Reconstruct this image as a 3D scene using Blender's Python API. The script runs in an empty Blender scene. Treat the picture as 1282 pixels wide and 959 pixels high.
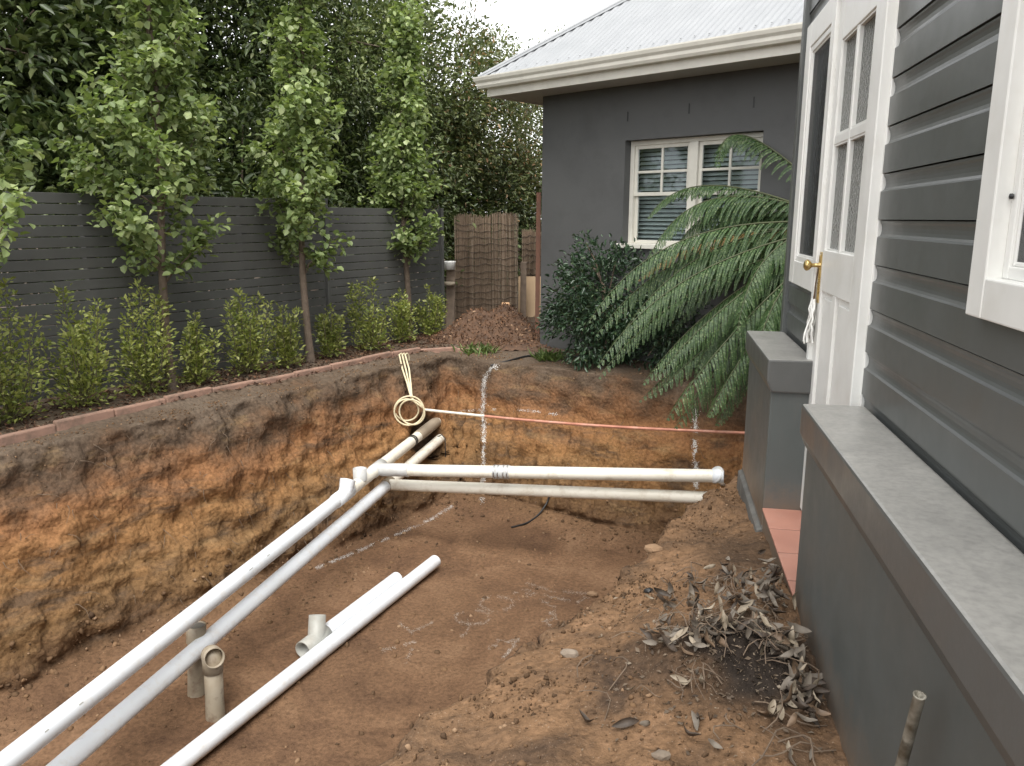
import bpy, bmesh, math, random
import numpy as np
from mathutils import Vector, Matrix
from mathutils.bvhtree import BVHTree

random.seed(7)
RS = np.random.RandomState(11)
scene = bpy.context.scene
col = scene.collection

# ------------------------------------------------------------------ camera
CAMZ, F, CX, CY = 1.55, 1000.0, 641.0, 479.5
_a, _p, _r = math.radians(10.3), math.radians(11.7), math.radians(0.3)
_f0 = Vector((-math.sin(_a), math.cos(_a), 0)); _r0 = Vector((math.cos(_a), math.sin(_a), 0))
FWD = _f0 * math.cos(_p) + Vector((0, 0, -math.sin(_p)))
_u0 = _f0 * math.sin(_p) + Vector((0, 0, math.cos(_p)))
RGT = _r0 * math.cos(_r) + _u0 * math.sin(_r)
UPV = _u0 * math.cos(_r) - _r0 * math.sin(_r)
CAM = Vector((0, 0, CAMZ))
cam_d = bpy.data.cameras.new('camera'); cam = bpy.data.objects.new('camera', cam_d); col.objects.link(cam)
cam_d.sensor_width = 36.0; cam_d.lens = F / 1282.0 * 36.0; cam_d.clip_start = 0.05; cam_d.clip_end = 800
M3 = Matrix((RGT, UPV, -FWD)).transposed()
cam.matrix_world = Matrix.Translation(CAM) @ M3.to_4x4()
scene.camera = cam

# ------------------------------------------------------------------ sky, sun, exposure
SUN_EL, SUN_AZ = math.radians(60), math.radians(170)      # azimuth clockwise from +Y
world = bpy.data.worlds.new('World'); scene.world = world; world.use_nodes = True
wn = world.node_tree.nodes; wl = world.node_tree.links; wn.clear()
sky = wn.new('ShaderNodeTexSky'); sky.sky_type = 'NISHITA'; sky.sun_disc = False
sky.sun_elevation = SUN_EL; sky.sun_rotation = SUN_AZ
sky.air_density = 1.0; sky.dust_density = 1.0; sky.ozone_density = 1.0; sky.altitude = 50
hs = wn.new('ShaderNodeHueSaturation'); hs.inputs['Saturation'].default_value = 0.05
bg = wn.new('ShaderNodeBackground'); bg.inputs['Strength'].default_value = 0.15
wo = wn.new('ShaderNodeOutputWorld')
wl.new(sky.outputs[0], hs.inputs['Color']); wl.new(hs.outputs[0], bg.inputs['Color']); wl.new(bg.outputs[0], wo.inputs['Surface'])
sun_d = bpy.data.lights.new('sun', 'SUN'); sun_d.energy = 1.5; sun_d.angle = math.radians(40); sun_d.color = (1.0, 0.96, 0.9)
sun = bpy.data.objects.new('sun', sun_d); col.objects.link(sun)
_sd = Vector((math.sin(SUN_AZ) * math.cos(SUN_EL), math.cos(SUN_AZ) * math.cos(SUN_EL), math.sin(SUN_EL)))
sun.rotation_euler = _sd.to_track_quat('Z', 'Y').to_euler(); sun.location = _sd * 30
vs = scene.view_settings
scene.display_settings.display_device = 'sRGB'
vs.view_transform = 'Standard'; vs.look = 'None'; vs.gamma = 1.0; vs.use_curve_mapping = False
vs.exposure = 1.35
scene.cycles.use_denoising = True
scene.cycles.adaptive_threshold = 0.015; scene.cycles.max_bounces = 6; scene.cycles.transparent_max_bounces = 12

# ------------------------------------------------------------------ helpers
def ray(px, py): return RGT * ((px - CX) / F) + UPV * ((CY - py) / F) + FWD
def hz(px, py, z):
    d = ray(px, py); return CAM + d * ((z - CAMZ) / d.z)
def hp(px, py, p0, nrm):
    d = ray(px, py); return CAM + d * ((Vector(p0) - CAM).dot(nrm) / d.dot(nrm))
def ht(px, py, t): return CAM + ray(px, py) * t
_th = math.radians(24)
U = Vector((math.sin(_th), math.cos(_th), 0)); N = Vector((math.cos(_th), -math.sin(_th), 0))
def W(u, n, z): return U * u + N * n + Vector((0, 0, z))
def UN(p): return p.dot(U), p.dot(N)

def _hash(ix, iy, iz, seed):
    h = (ix * 374761393 + iy * 668265263 + iz * 2147483647 + seed * 974634599) & 0xffffffff
    h = ((h ^ (h >> 13)) * 1274126177) & 0xffffffff
    h = ((h ^ (h >> 16)) * 2246822519) & 0xffffffff
    return ((h ^ (h >> 15)) & 0xffff) / 65535.0
def vnoise(P, seed=0):
    P = np.asarray(P, dtype=np.float64); i = np.floor(P).astype(np.int64); f = P - i
    f = f * f * f * (f * (f * 6 - 15) + 10); out = 0
    for dx in (0, 1):
        wx = f[..., 0] if dx else 1 - f[..., 0]
        for dy in (0, 1):
            wy = f[..., 1] if dy else 1 - f[..., 1]
            for dz in (0, 1):
                wz = f[..., 2] if dz else 1 - f[..., 2]
                out = out + wx * wy * wz * _hash(i[..., 0] + dx, i[..., 1] + dy, i[..., 2] + dz, seed)
    return out * 2 - 1
def fbm(P, freq, octv=4, seed=0, gain=0.5):
    P = np.asarray(P) * freq; a = 1.0; s = 0; tot = 0
    for o in range(octv):
        s = s + a * vnoise(P + 17.3 * o, seed + o); tot += a; a *= gain; P = P * 2.03
    return s / tot

class MB:
    """collects shapes; build() links them as one mesh object"""
    def __init__(s): s.v = []; s.f = []; s.sm = []
    def add(s, vs_, fs_, smooth=False):
        o = len(s.v); s.v.extend([tuple(v) for v in vs_])
        for f in fs_: s.f.append(tuple(i + o for i in f)); s.sm.append(smooth)
        return s
    def box(s, c, size, ax=None):
        c = Vector(c); A = ax or (Vector((1, 0, 0)), Vector((0, 1, 0)), Vector((0, 0, 1)))
        h = [A[i] * (size[i] / 2) for i in range(3)]
        vs_ = [c + h[0] * i + h[1] * j + h[2] * k for k in (-1, 1) for j in (-1, 1) for i in (-1, 1)]
        return s.add(vs_, [(0, 2, 3, 1), (4, 5, 7, 6), (0, 1, 5, 4), (2, 6, 7, 3), (0, 4, 6, 2), (1, 3, 7, 5)])
    def bb(s, x0, x1, y0, y1, z0, z1):
        return s.box(((x0 + x1) / 2, (y0 + y1) / 2, (z0 + z1) / 2), (abs(x1 - x0), abs(y1 - y0), abs(z1 - z0)))
    def tube(s, pts, rad, seg=10, cap=True, smooth=True):
        pts = [Vector(p) for p in pts]; n = len(pts)
        if not hasattr(rad, '__len__'): rad = [rad] * n
        vs_ = []; ref = None
        for i, p in enumerate(pts):
            t = (pts[min(i + 1, n - 1)] - pts[max(i - 1, 0)]).normalized()
            if ref is None:
                ref = t.orthogonal().normalized()
            ref = (ref - t * ref.dot(t)); ref = ref.normalized() if ref.length > 1e-6 else t.orthogonal().normalized()
            b = t.cross(ref)
            for k in range(seg):
                a = 2 * math.pi * k / seg
                vs_.append(p + (ref * math.cos(a) + b * math.sin(a)) * rad[i])
        fs = [(i * seg + k, i * seg + (k + 1) % seg, (i + 1) * seg + (k + 1) % seg, (i + 1) * seg + k) for i in range(n - 1) for k in range(seg)]
        o = len(s.v); s.add(vs_, fs, smooth)
        if cap:
            s.add(vs_[:seg], [tuple(reversed(range(seg)))]); s.add(vs_[-seg:], [tuple(range(seg))])
        return s
    def lathe(s, p, axis, prof, seg=16):
        axis = Vector(axis).normalized(); r = axis.orthogonal().normalized(); b = axis.cross(r); p = Vector(p)
        vs_ = []
        for (h, rd) in prof:
            for k in range(seg):
                a = 2 * math.pi * k / seg
                vs_.append(p + axis * h + (r * math.cos(a) + b * math.sin(a)) * rd)
        n = len(prof)
        fs = [(i * seg + k, i * seg + (k + 1) % seg, (i + 1) * seg + (k + 1) % seg, (i + 1) * seg + k) for i in range(n - 1) for k in range(seg)]
        return s.add(vs_, fs, True)
    def prism(s, prof, p0, ax_a, ax_b, d, smooth=False):
        """closed profile [(a,b)] extruded along vector d"""
        p0 = Vector(p0); n = len(prof); d = Vector(d)
        vs_ = [p0 + ax_a * a + ax_b * b for a, b in prof]; vs_ += [v + d for v in vs_]
        fs = [(i, (i + 1) % n, n + (i + 1) % n, n + i) for i in range(n)] + [tuple(reversed(range(n))), tuple(range(n, 2 * n))]
        return s.add(vs_, fs, smooth)
    def build(s, name, mat, parent=None, bevel=0, label=None, cat=None, group=None, kind=None, fixn=True):
        me = bpy.data.meshes.new(name); me.from_pydata(s.v, [], s.f)
        me.polygons.foreach_set('use_smooth', s.sm)
        if fixn:
            bm = bmesh.new(); bm.from_mesh(me); bmesh.ops.recalc_face_normals(bm, faces=bm.faces); bm.to_mesh(me); bm.free()
        return link(name, me, mat, parent, bevel, label, cat, group, kind)

def link(name, me, mat, parent=None, bevel=0, label=None, cat=None, group=None, kind=None):
    o = bpy.data.objects.new(name, me); col.objects.link(o)
    if mat: me.materials.append(mat)
    if parent is not None:
        o.parent = parent; o.matrix_parent_inverse = Matrix.Translation(-parent_loc(parent))
    if bevel:
        m = o.modifiers.new('bevel', 'BEVEL'); m.width = bevel; m.segments = 2; m.limit_method = 'ANGLE'
    return tag(o, label, cat, group, kind)
def parent_loc(o):
    l = Vector((0, 0, 0))
    while o is not None:
        l = l + o.location + (o.matrix_parent_inverse.translation if o.parent else Vector((0, 0, 0))); o = o.parent
    return l
def tag(o, label=None, cat=None, group=None, kind=None):
    if label: o['label'] = label
    if cat: o['category'] = cat
    if group: o['group'] = group
    if kind: o['kind'] = kind
    return o
def thing(name, loc, label, cat, group=None):
    o = bpy.data.objects.new(name, None); col.objects.link(o); o.location = Vector(loc); o.empty_display_size = 0.1
    return tag(o, label, cat, group)
def np_mesh(name, V, Fq):
    """V (n,3); Fq (m,k) all faces the same size"""
    V = np.ascontiguousarray(V, dtype=np.float32); Fq = np.ascontiguousarray(Fq, dtype=np.int32)
    me = bpy.data.meshes.new(name); m, k = Fq.shape
    me.vertices.add(len(V)); me.vertices.foreach_set('co', V.ravel())
    me.loops.add(m * k); me.loops.foreach_set('vertex_index', Fq.ravel())
    me.polygons.add(m); me.polygons.foreach_set('loop_start', np.arange(0, m * k, k, dtype=np.int32))
    me.update(calc_edges=True); me.validate()
    return me
def smooth_all(me): me.polygons.foreach_set('use_smooth', [True] * len(me.polygons))

# ------------------------------------------------------------------ materials
def newmat(name):
    m = bpy.data.materials.new(name); m.use_nodes = True; nt = m.node_tree; nt.nodes.clear()
    o = nt.nodes.new('ShaderNodeOutputMaterial'); b = nt.nodes.new('ShaderNodeBsdfPrincipled')
    nt.links.new(b.outputs[0], o.inputs['Surface']); return m, nt, b, o
def nd(nt, t, **kw):
    n = nt.nodes.new(t)
    for k, v in kw.items():
        if k in n.inputs: n.inputs[k].default_value = v
        else: setattr(n, k, v)
    return n
def noise_n(nt, scale, detail=4, rough=0.55, vec=None, dist=0):
    n = nd(nt, 'ShaderNodeTexNoise'); n.inputs['Scale'].default_value = scale; n.inputs['Detail'].default_value = detail
    n.inputs['Roughness'].default_value = rough; n.inputs['Distortion'].default_value = dist
    if vec is not None: nt.links.new(vec, n.inputs['Vector'])
    return n
def ramp(nt, fac, stops, interp='LINEAR'):
    r = nt.nodes.new('ShaderNodeValToRGB'); r.color_ramp.interpolation = interp; e = r.color_ramp.elements
    while len(e) < len(stops): e.new(0.5)
    for i, (p, c) in enumerate(stops):
        e[i].position = p; e[i].color = (c[0], c[1], c[2], 1) if hasattr(c, '__len__') else (c, c, c, 1)
    nt.links.new(fac, r.inputs[0]); return r
def mixc(nt, fac, a, b, blend='MIX'):
    m = nt.nodes.new('ShaderNodeMix'); m.data_type = 'RGBA'; m.blend_type = blend
    for s, x in ((0, fac), (6, a), (7, b)):
        if hasattr(x, 'is_output'): nt.links.new(x, m.inputs[s])
        elif s == 0: m.inputs[0].default_value = x
        else: m.inputs[s].default_value = (x[0], x[1], x[2], 1)
    return m.outputs[2]
def math_n(nt, op, a, b=0.0):
    m = nt.nodes.new('ShaderNodeMath'); m.operation = op
    for i, x in enumerate((a, b)):
        if hasattr(x, 'is_output'): nt.links.new(x, m.inputs[i])
        else: m.inputs[i].default_value = x
    return m.outputs[0]
def bump(nt, bsdf, h, strength=0.4, dist=0.01, prev=None):
    b = nt.nodes.new('ShaderNodeBump'); b.inputs['Strength'].default_value = strength; b.inputs['Distance'].default_value = dist
    nt.links.new(h, b.inputs['Height'])
    if prev: nt.links.new(prev, b.inputs['Normal'])
    nt.links.new(b.outputs[0], bsdf.inputs['Normal']); return b.outputs[0]
def wpos(nt): return nt.nodes.new('ShaderNodeNewGeometry').outputs['Position']

def plain(name, c1, c2=None, rough=0.5, scale=8, bscale=60, bstr=0.1, bdist=0.003, metal=0, spec=0.5, dirt=None, dirt_amt=0.5, dscale=5, coat=0):
    m, nt, b, o = newmat(name); P = wpos(nt)
    c2 = c2 or tuple(x * 0.85 for x in c1)
    n = noise_n(nt, scale, 3, 0.6, P); c = ramp(nt, n.outputs[0], [(0.3, c2), (0.7, c1)]).outputs[0]
    if dirt:
        n2 = noise_n(nt, dscale, 4, 0.7, P); f = ramp(nt, n2.outputs[0], [(0.5, 0.0), (0.72, dirt_amt)]).outputs[0]
        c = mixc(nt, f, c, dirt)
    nt.links.new(c, b.inputs['Base Color'])
    r = ramp(nt, n.outputs[0], [(0.3, max(0, rough - 0.07)), (0.7, min(1, rough + 0.1))]).outputs[0]
    nt.links.new(r, b.inputs['Roughness']); b.inputs['Metallic'].default_value = metal
    b.inputs['Specular IOR Level'].default_value = spec; b.inputs['Coat Weight'].default_value = coat
    if bstr: bump(nt, b, noise_n(nt, bscale, 2, 0.6, P).outputs[0], bstr, bdist)
    return m
def leafmat(name, ca, cb, cc=None, rough=0.45, trans=0.3, spec=0.4):
    m, nt, b, o = newmat(name); g = nt.nodes.new('ShaderNodeNewGeometry')
    stops = [(0.0, ca), (0.85, cb)] + ([(1.0, cc)] if cc else [])
    c = ramp(nt, g.outputs['Random Per Island'], stops).outputs[0]
    n = noise_n(nt, 1.3, 3, 0.5, g.outputs['Position']); v = ramp(nt, n.outputs[0], [(0.3, 0.75), (0.7, 1.15)]).outputs[0]
    c = mixc(nt, 1.0, c, v, 'MULTIPLY')
    nt.links.new(c, b.inputs['Base Color']); b.inputs['Roughness'].default_value = rough; b.inputs['Specular IOR Level'].default_value = spec
    t = nt.nodes.new('ShaderNodeBsdfTranslucent'); c2 = mixc(nt, 1.0, c, (1.15, 1.25, 0.6), 'MULTIPLY'); nt.links.new(c2, t.inputs['Color'])
    mx = nt.nodes.new('ShaderNodeMixShader'); mx.inputs[0].default_value = trans
    nt.links.new(b.outputs[0], mx.inputs[1]); nt.links.new(t.outputs[0], mx.inputs[2]); nt.links.new(mx.outputs[0], o.inputs['Surface'])
    return m

def soil_material():
    m, nt, b, o = newmat('soil'); L = nt.links
    P = wpos(nt); sx = nd(nt, 'ShaderNodeSeparateXYZ'); L.new(P, sx.inputs[0])
    at = nd(nt, 'ShaderNodeAttribute', attribute_name='bank'); bank = at.outputs['Fac']
    atw = nd(nt, 'ShaderNodeAttribute', attribute_name='wallness'); wallness = atw.outputs['Fac']
    atd = nd(nt, 'ShaderNodeAttribute', attribute_name='dark'); dark = atd.outputs['Fac']
    # strata by height, wavering
    nbig = noise_n(nt, 1.1, 3, 0.62, P); nmid = noise_n(nt, 4.5, 4, 0.65, P); nfine = noise_n(nt, 38, 3, 0.7, P); nsp = noise_n(nt, 130, 1, 0.6, P)
    zz = math_n(nt, 'ADD', sx.outputs[2], math_n(nt, 'MULTIPLY', math_n(nt, 'SUBTRACT', nbig.outputs[0], 0.5), 0.75))
    zz = math_n(nt, 'ADD', zz, math_n(nt, 'MULTIPLY', math_n(nt, 'SUBTRACT', nmid.outputs[0], 0.5), 0.5))
    zf = math_n(nt, 'DIVIDE', math_n(nt, 'ADD', zz, 1.6), 1.7)
    strata = ramp(nt, zf, [(0.03, (0.105, 0.060, 0.033)), (0.16, (0.120, 0.070, 0.037)), (0.32, (0.175, 0.102, 0.047)), (0.50, (0.26, 0.138, 0.058)),
                           (0.68, (0.235, 0.115, 0.053)), (0.79, (0.150, 0.085, 0.048)), (0.88, (0.098, 0.068, 0.046)), (1.0, (0.125, 0.095, 0.070))]).outputs[0]
    # dark organic blotches
    mp = nd(nt, 'ShaderNodeMapping'); mp.inputs['Scale'].default_value = (.62, .62, 2.6); L.new(P, mp.inputs[0])
    nb = noise_n(nt, 2.6, 6, 0.68, mp.outputs[0], 0.4)
    bl = ramp(nt, nb.outputs[0], [(0.50, 0.0), (0.66, 0.8)]).outputs[0]
    bl = math_n(nt, 'MULTIPLY', bl, wallness)
    strata = mixc(nt, bl, strata, (0.075, 0.052, 0.036))
    ny = noise_n(nt, 3.7, 5, 0.6, mp.outputs[0], 0.3)
    yl = math_n(nt, 'MULTIPLY', ramp(nt, ny.outputs[0], [(0.56, 0.0), (0.72, 0.45)]).outputs[0], wallness)
    strata = mixc(nt, yl, strata, (0.29, 0.19, 0.092))
    # trampled pit floor
    nf = noise_n(nt, 1.6, 6, 0.6, P, 0.6); fl = ramp(nt, nf.outputs[0], [(0.3, (0.090, 0.051, 0.031)), (0.5, (0.158, 0.091, 0.052)), (0.72, (0.225, 0.136, 0.080))]).outputs[0]
    lo = ramp(nt, math_n(nt, 'ADD', sx.outputs[2], 1.5), [(0.02, 1.0), (0.16, 0.0)]).outputs[0]
    flf = math_n(nt, 'MULTIPLY', lo, math_n(nt, 'SUBTRACT', 1.0, math_n(nt, 'MULTIPLY', wallness, 0.8)))
    c = mixc(nt, flf, strata, fl)
    # bank of loose spoil on the house side
    nk = noise_n(nt, 2.3, 6, 0.65, P, 0.5)
    bk = ramp(nt, nk.outputs[0], [(0.30, (0.060, 0.040, 0.028)), (0.42, (0.125, 0.077, 0.046)), (0.56, (0.195, 0.115, 0.063)), (0.72, (0.265, 0.160, 0.092))]).outputs[0]
    c = mixc(nt, bank, c, bk)
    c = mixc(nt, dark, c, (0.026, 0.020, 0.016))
    # grain
    g = ramp(nt, nfine.outputs[0], [(0.28, 0.62), (0.5, 1.0), (0.75, 1.35)]).outputs[0]
    c = mixc(nt, 1.0, c, g, 'MULTIPLY')
    sp = ramp(nt, nsp.outputs[0], [(0.68, 0.0), (0.76, 0.5)]).outputs[0]
    c = mixc(nt, math_n(nt, 'MULTIPLY', sp, math_n(nt, 'ADD', math_n(nt, 'MULTIPLY', bank, 0.7), 0.15)), c, (0.42, 0.33, 0.25))
    L.new(c, b.inputs['Base Color']); b.inputs['Roughness'].default_value = 0.93; b.inputs['Specular IOR Level'].default_value = 0.15
    vo = nd(nt, 'ShaderNodeTexVoronoi'); vo.inputs['Scale'].default_value = 26; L.new(P, vo.inputs['Vector']); vh = math_n(nt, 'MULTIPLY', vo.outputs['Distance'], math_n(nt, 'ADD', math_n(nt, 'MULTIPLY', wallness, -1.0), math_n(nt, 'MULTIPLY', bank, -0.5)))
    n1 = bump(nt, b, vh, 0.5, 0.02); n2 = bump(nt, b, nfine.outputs[0], 0.65, 0.014, n1); bump(nt, b, nsp.outputs[0], 0.5, 0.004, n2)
    return m

MAT = {}
MAT['soil'] = soil_material()
MAT['charcoal'] = plain('charcoal_paint', (0.088, 0.097, 0.094), (0.078, 0.087, 0.084), 0.48, 5, 45, 0.06, 0.002, dirt=(0.12, 0.117, 0.11), dirt_amt=0.35, dscale=3)
def add_mud(m, z0, z1, c=(0.20, 0.13, 0.08)):
    # dried mud splashed up from the ground
    nt = m.node_tree; b = [n for n in nt.nodes if n.type == 'BSDF_PRINCIPLED'][0]; src = b.inputs['Base Color'].links[0].from_socket
    P = wpos(nt); sx = nt.nodes.new('ShaderNodeSeparateXYZ'); nt.links.new(P, sx.inputs[0])
    n1 = noise_n(nt, 16, 5, 0.75, P); h = math_n(nt, 'ADD', sx.outputs[2], math_n(nt, 'MULTIPLY', n1.outputs[0], -0.30))
    f = ramp(nt, math_n(nt, 'DIVIDE', math_n(nt, 'SUBTRACT', h, z0), z1 - z0), [(0.0, 0.75), (1.0, 0.0)]).outputs[0]
    nt.links.new(mixc(nt, f, src, c), b.inputs['Base Color'])
    mp_ = nt.nodes.new('ShaderNodeMapping'); mp_.inputs['Scale'].default_value = (9, 9, .8); nt.links.new(P, mp_.inputs[0])
    n2 = noise_n(nt, 1.6, 4, 0.7, mp_.outputs[0]); f2 = ramp(nt, n2.outputs[0], [(0.55, 0.0), (0.75, 0.30)]).outputs[0]
    s2 = b.inputs['Base Color'].links[0].from_socket; nt.links.new(mixc(nt, f2, s2, (0.135, 0.13, 0.12)), b.inputs['Base Color'])
add_mud(MAT['charcoal'], -.10, .16)
MAT['board'] = plain('board_paint', (0.102, 0.108, 0.105), (0.094, 0.100, 0.097), 0.36, 5, 30, 0.05, 0.0015, dirt=(0.09, 0.085, 0.075), dirt_amt=0.25, dscale=4)
MAT['render'] = plain('render_wall', (0.088, 0.089, 0.088), (0.076, 0.077, 0.077), 0.7, 2.5, 90, 0.3, 0.004, dirt=(0.06, 0.06, 0.06), dirt_amt=0.5, dscale=2)
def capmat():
    # same charcoal paint, with the sky's sheen painted as mottled pale colour on the upward face
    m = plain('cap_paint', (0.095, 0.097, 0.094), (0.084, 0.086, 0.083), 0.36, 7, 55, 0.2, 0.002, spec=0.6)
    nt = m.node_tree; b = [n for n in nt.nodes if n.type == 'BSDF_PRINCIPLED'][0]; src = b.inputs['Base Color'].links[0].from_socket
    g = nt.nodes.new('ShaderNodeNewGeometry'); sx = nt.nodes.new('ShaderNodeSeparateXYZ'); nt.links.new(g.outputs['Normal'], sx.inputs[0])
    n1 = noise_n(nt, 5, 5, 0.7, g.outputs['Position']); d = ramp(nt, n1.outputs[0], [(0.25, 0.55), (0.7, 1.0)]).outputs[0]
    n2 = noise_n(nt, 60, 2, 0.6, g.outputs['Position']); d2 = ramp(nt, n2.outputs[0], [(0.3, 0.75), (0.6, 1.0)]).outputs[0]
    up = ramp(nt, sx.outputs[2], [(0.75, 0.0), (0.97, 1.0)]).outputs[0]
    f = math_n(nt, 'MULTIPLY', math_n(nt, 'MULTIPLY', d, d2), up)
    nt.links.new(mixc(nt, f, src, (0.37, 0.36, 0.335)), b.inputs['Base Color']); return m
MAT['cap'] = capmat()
MAT['footing'] = plain('footing', (0.17, 0.165, 0.15), (0.08, 0.08, 0.075), 0.85, 9, 70, 0.5, 0.006, dirt=(0.1, 0.07, 0.05), dirt_amt=0.8, dscale=8)
MAT['white'] = plain('white_paint', (0.80, 0.80, 0.77), (0.74, 0.74, 0.71), 0.38, 4, 40, 0.05, 0.0015, dirt=(0.6, 0.57, 0.5), dirt_amt=0.25, dscale=7)
MAT['cream'] = plain('cream_paint', (0.66, 0.64, 0.57), (0.58, 0.56, 0.50), 0.45, 4, 40, 0.05, 0.0015, dirt=(0.4, 0.38, 0.33), dirt_amt=0.3, dscale=5)
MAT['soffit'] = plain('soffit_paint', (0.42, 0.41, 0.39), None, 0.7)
MAT['roof'] = plain('roof_steel', (0.30, 0.31, 0.32), (0.27, 0.28, 0.29), 0.35, 3, 30, 0.03, 0.001, metal=0.0)
MAT['pvc'] = plain('white_plastic', (0.72, 0.75, 0.78), (0.66, 0.69, 0.72), 0.32, 3, 30, 0.02, 0.001, dirt=(0.55, 0.49, 0.41), dirt_amt=0.4, dscale=14)
MAT['pvc_old'] = plain('aged_plastic', (0.80, 0.77, 0.68), (0.72, 0.68, 0.58), 0.42, 3, 30, 0.04, 0.001, dirt=(0.40, 0.31, 0.20), dirt_amt=0.5, dscale=7)
MAT['pvc_grey'] = plain('grey_plastic', (0.55, 0.56, 0.55), None, 0.4, dirt=(0.35, 0.3, 0.24), dirt_amt=0.4)
MAT['pvc_dull'] = plain('dull_plastic', (0.38, 0.38, 0.35), (0.31, 0.31, 0.28), 0.45, dirt=(0.22, 0.17, 0.12), dirt_amt=0.5)
MAT['pvc_soiled'] = plain('soiled_plastic', (0.34, 0.295, 0.225), (0.25, 0.205, 0.145), 0.6, 6, 40, 0.1, 0.002, dirt=(0.15, 0.10, 0.065), dirt_amt=0.9, dscale=11)
MAT['inside'] = plain('pipe_inside', (0.12, 0.11, 0.095), None, 0.7)
MAT['rubber'] = plain('black_rubber', (0.015, 0.015, 0.015), None, 0.5)
MAT['steel'] = plain('steel_band', (0.5, 0.5, 0.5), None, 0.3, metal=0.9)
MAT['copper'] = plain('copper_pipe', (0.62, 0.29, 0.20), (0.45, 0.19, 0.13), 0.42, 12, 30, 0.05, 0.001, metal=0.25, dirt=(0.6, 0.42, 0.34), dirt_amt=0.6, dscale=6)
MAT['conduit'] = plain('cream_hose', (0.70, 0.62, 0.42), (0.58, 0.50, 0.33), 0.45, 9)
MAT['terracotta'] = plain('terracotta_tile', (0.46, 0.225, 0.165), (0.40, 0.19, 0.14), 0.5, 6, 60, 0.1, 0.002, dirt=(0.5, 0.3, 0.24), dirt_amt=0.4)
MAT['edging'] = plain('edging_paver', (0.34, 0.205, 0.150), (0.25, 0.155, 0.115), 0.9, 9, 50, 0.5, 0.006, dirt=(0.13, 0.095, 0.07), dirt_amt=0.7, dscale=7)
MAT['grout'] = plain('grout', (0.16, 0.13, 0.11), None, 0.9)
MAT['fence'] = plain('fence_paint', (0.092, 0.093, 0.088), (0.075, 0.076, 0.072), 0.5, 3, 30, 0.12, 0.002, dirt=(0.11, 0.107, 0.097), dirt_amt=0.4, dscale=2)
MAT['bark'] = plain('bark', (0.165, 0.125, 0.092), (0.095, 0.070, 0.052), 0.9, 14, 45, 0.7, 0.01)
MAT['stem'] = plain('green_stem', (0.13, 0.115, 0.06), None, 0.7)
MAT['mulch'] = leafmat('mulch_chip', (0.038, 0.022, 0.016), (0.15, 0.078, 0.046), (0.26, 0.17, 0.11), 0.9, 0.0, 0.15)
MAT['mulchbase'] = plain('mulch_soil', (0.135, 0.075, 0.044), (0.065, 0.038, 0.024), 0.95, 14, 60, 0.6, 0.008)
MAT['reed'] = leafmat('reed_stalk', (0.17, 0.122, 0.085), (0.31, 0.235, 0.17), (0.40, 0.325, 0.25), 0.8, 0.0, 0.2)
MAT['wire'] = plain('tie_wire', (0.045, 0.036, 0.028), None, 0.7)
MAT['timber'] = plain('weathered_timber', (0.25, 0.19, 0.14), (0.16, 0.12, 0.09), 0.85, 10, 50, 0.4, 0.004)
MAT['ply'] = plain('plywood', (0.52, 0.37, 0.23), (0.44, 0.31, 0.19), 0.75, 5)
MAT['redpost'] = plain('rust_post', (0.21, 0.10, 0.065), (0.15, 0.075, 0.05), 0.75, 8)
MAT['cut'] = plain('cut_timber', (0.55, 0.33, 0.18), (0.42, 0.24, 0.13), 0.8, 20)
MAT['chalk'] = plain('chalk', (0.74, 0.73, 0.70), None, 0.95)
MAT['brass'] = plain('brass', (0.62, 0.46, 0.20), (0.45, 0.33, 0.14), 0.28, 20, 30, 0.05, 0.001, metal=0.9)
MAT['rusty'] = plain('galvanised_iron', (0.33, 0.31, 0.26), (0.10, 0.085, 0.06), 0.55, 28, 60, 0.4, 0.003, metal=0.4, dirt=(0.06, 0.05, 0.035), dirt_amt=0.9, dscale=30)
MAT['black'] = plain('black_poly', (0.014, 0.014, 0.015), None, 0.4)
MAT['dryleaf'] = leafmat('dry_leaf', (0.06, 0.042, 0.03), (0.20, 0.15, 0.105), (0.30, 0.25, 0.19), 0.65, 0.1, 0.3)
MAT['twig'] = plain('dry_twig', (0.20, 0.145, 0.10), (0.10, 0.07, 0.048), 0.85, 20)
MAT['stone'] = plain('stone', (0.27, 0.22, 0.17), (0.17, 0.13, 0.095), 0.85, 12, 50, 0.4, 0.004)
MAT['clod'] = leafmat('soil_crumb', (0.075, 0.048, 0.030), (0.19, 0.115, 0.064), (0.30, 0.20, 0.125), 0.95, 0.0, 0.1)
MAT['pear'] = leafmat('pear_leaf', (0.125, 0.180, 0.062), (0.295, 0.36, 0.150), (0.42, 0.47, 0.25), 0.42, 0.32)
MAT['hedge'] = leafmat('hedge_leaf', (0.15, 0.195, 0.045), (0.35, 0.37, 0.11), (0.46, 0.47, 0.19), 0.45, 0.3)
MAT['ever'] = leafmat('evergreen_leaf', (0.034, 0.055, 0.020), (0.098, 0.128, 0.045), (0.18, 0.20, 0.09), 0.36, 0.18)
MAT['ever2'] = leafmat('lightgreen_leaf', (0.085, 0.12, 0.047), (0.205, 0.24, 0.10), (0.32, 0.35, 0.17), 0.4, 0.22)
MAT['rednew'] = leafmat('redtip_leaf', (0.066, 0.090, 0.038), (0.18, 0.20, 0.085), (0.38, 0.22, 0.12), 0.38, 0.2)
MAT['vib'] = leafmat('dark_glossy_leaf', (0.018, 0.040, 0.021), (0.050, 0.088, 0.045), (0.10, 0.14, 0.065), 0.30, 0.12)
MAT['fern'] = leafmat('fern_leaf', (0.034, 0.074, 0.026), (0.092, 0.152, 0.056), (0.18, 0.235, 0.11), 0.42, 0.28)
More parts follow.
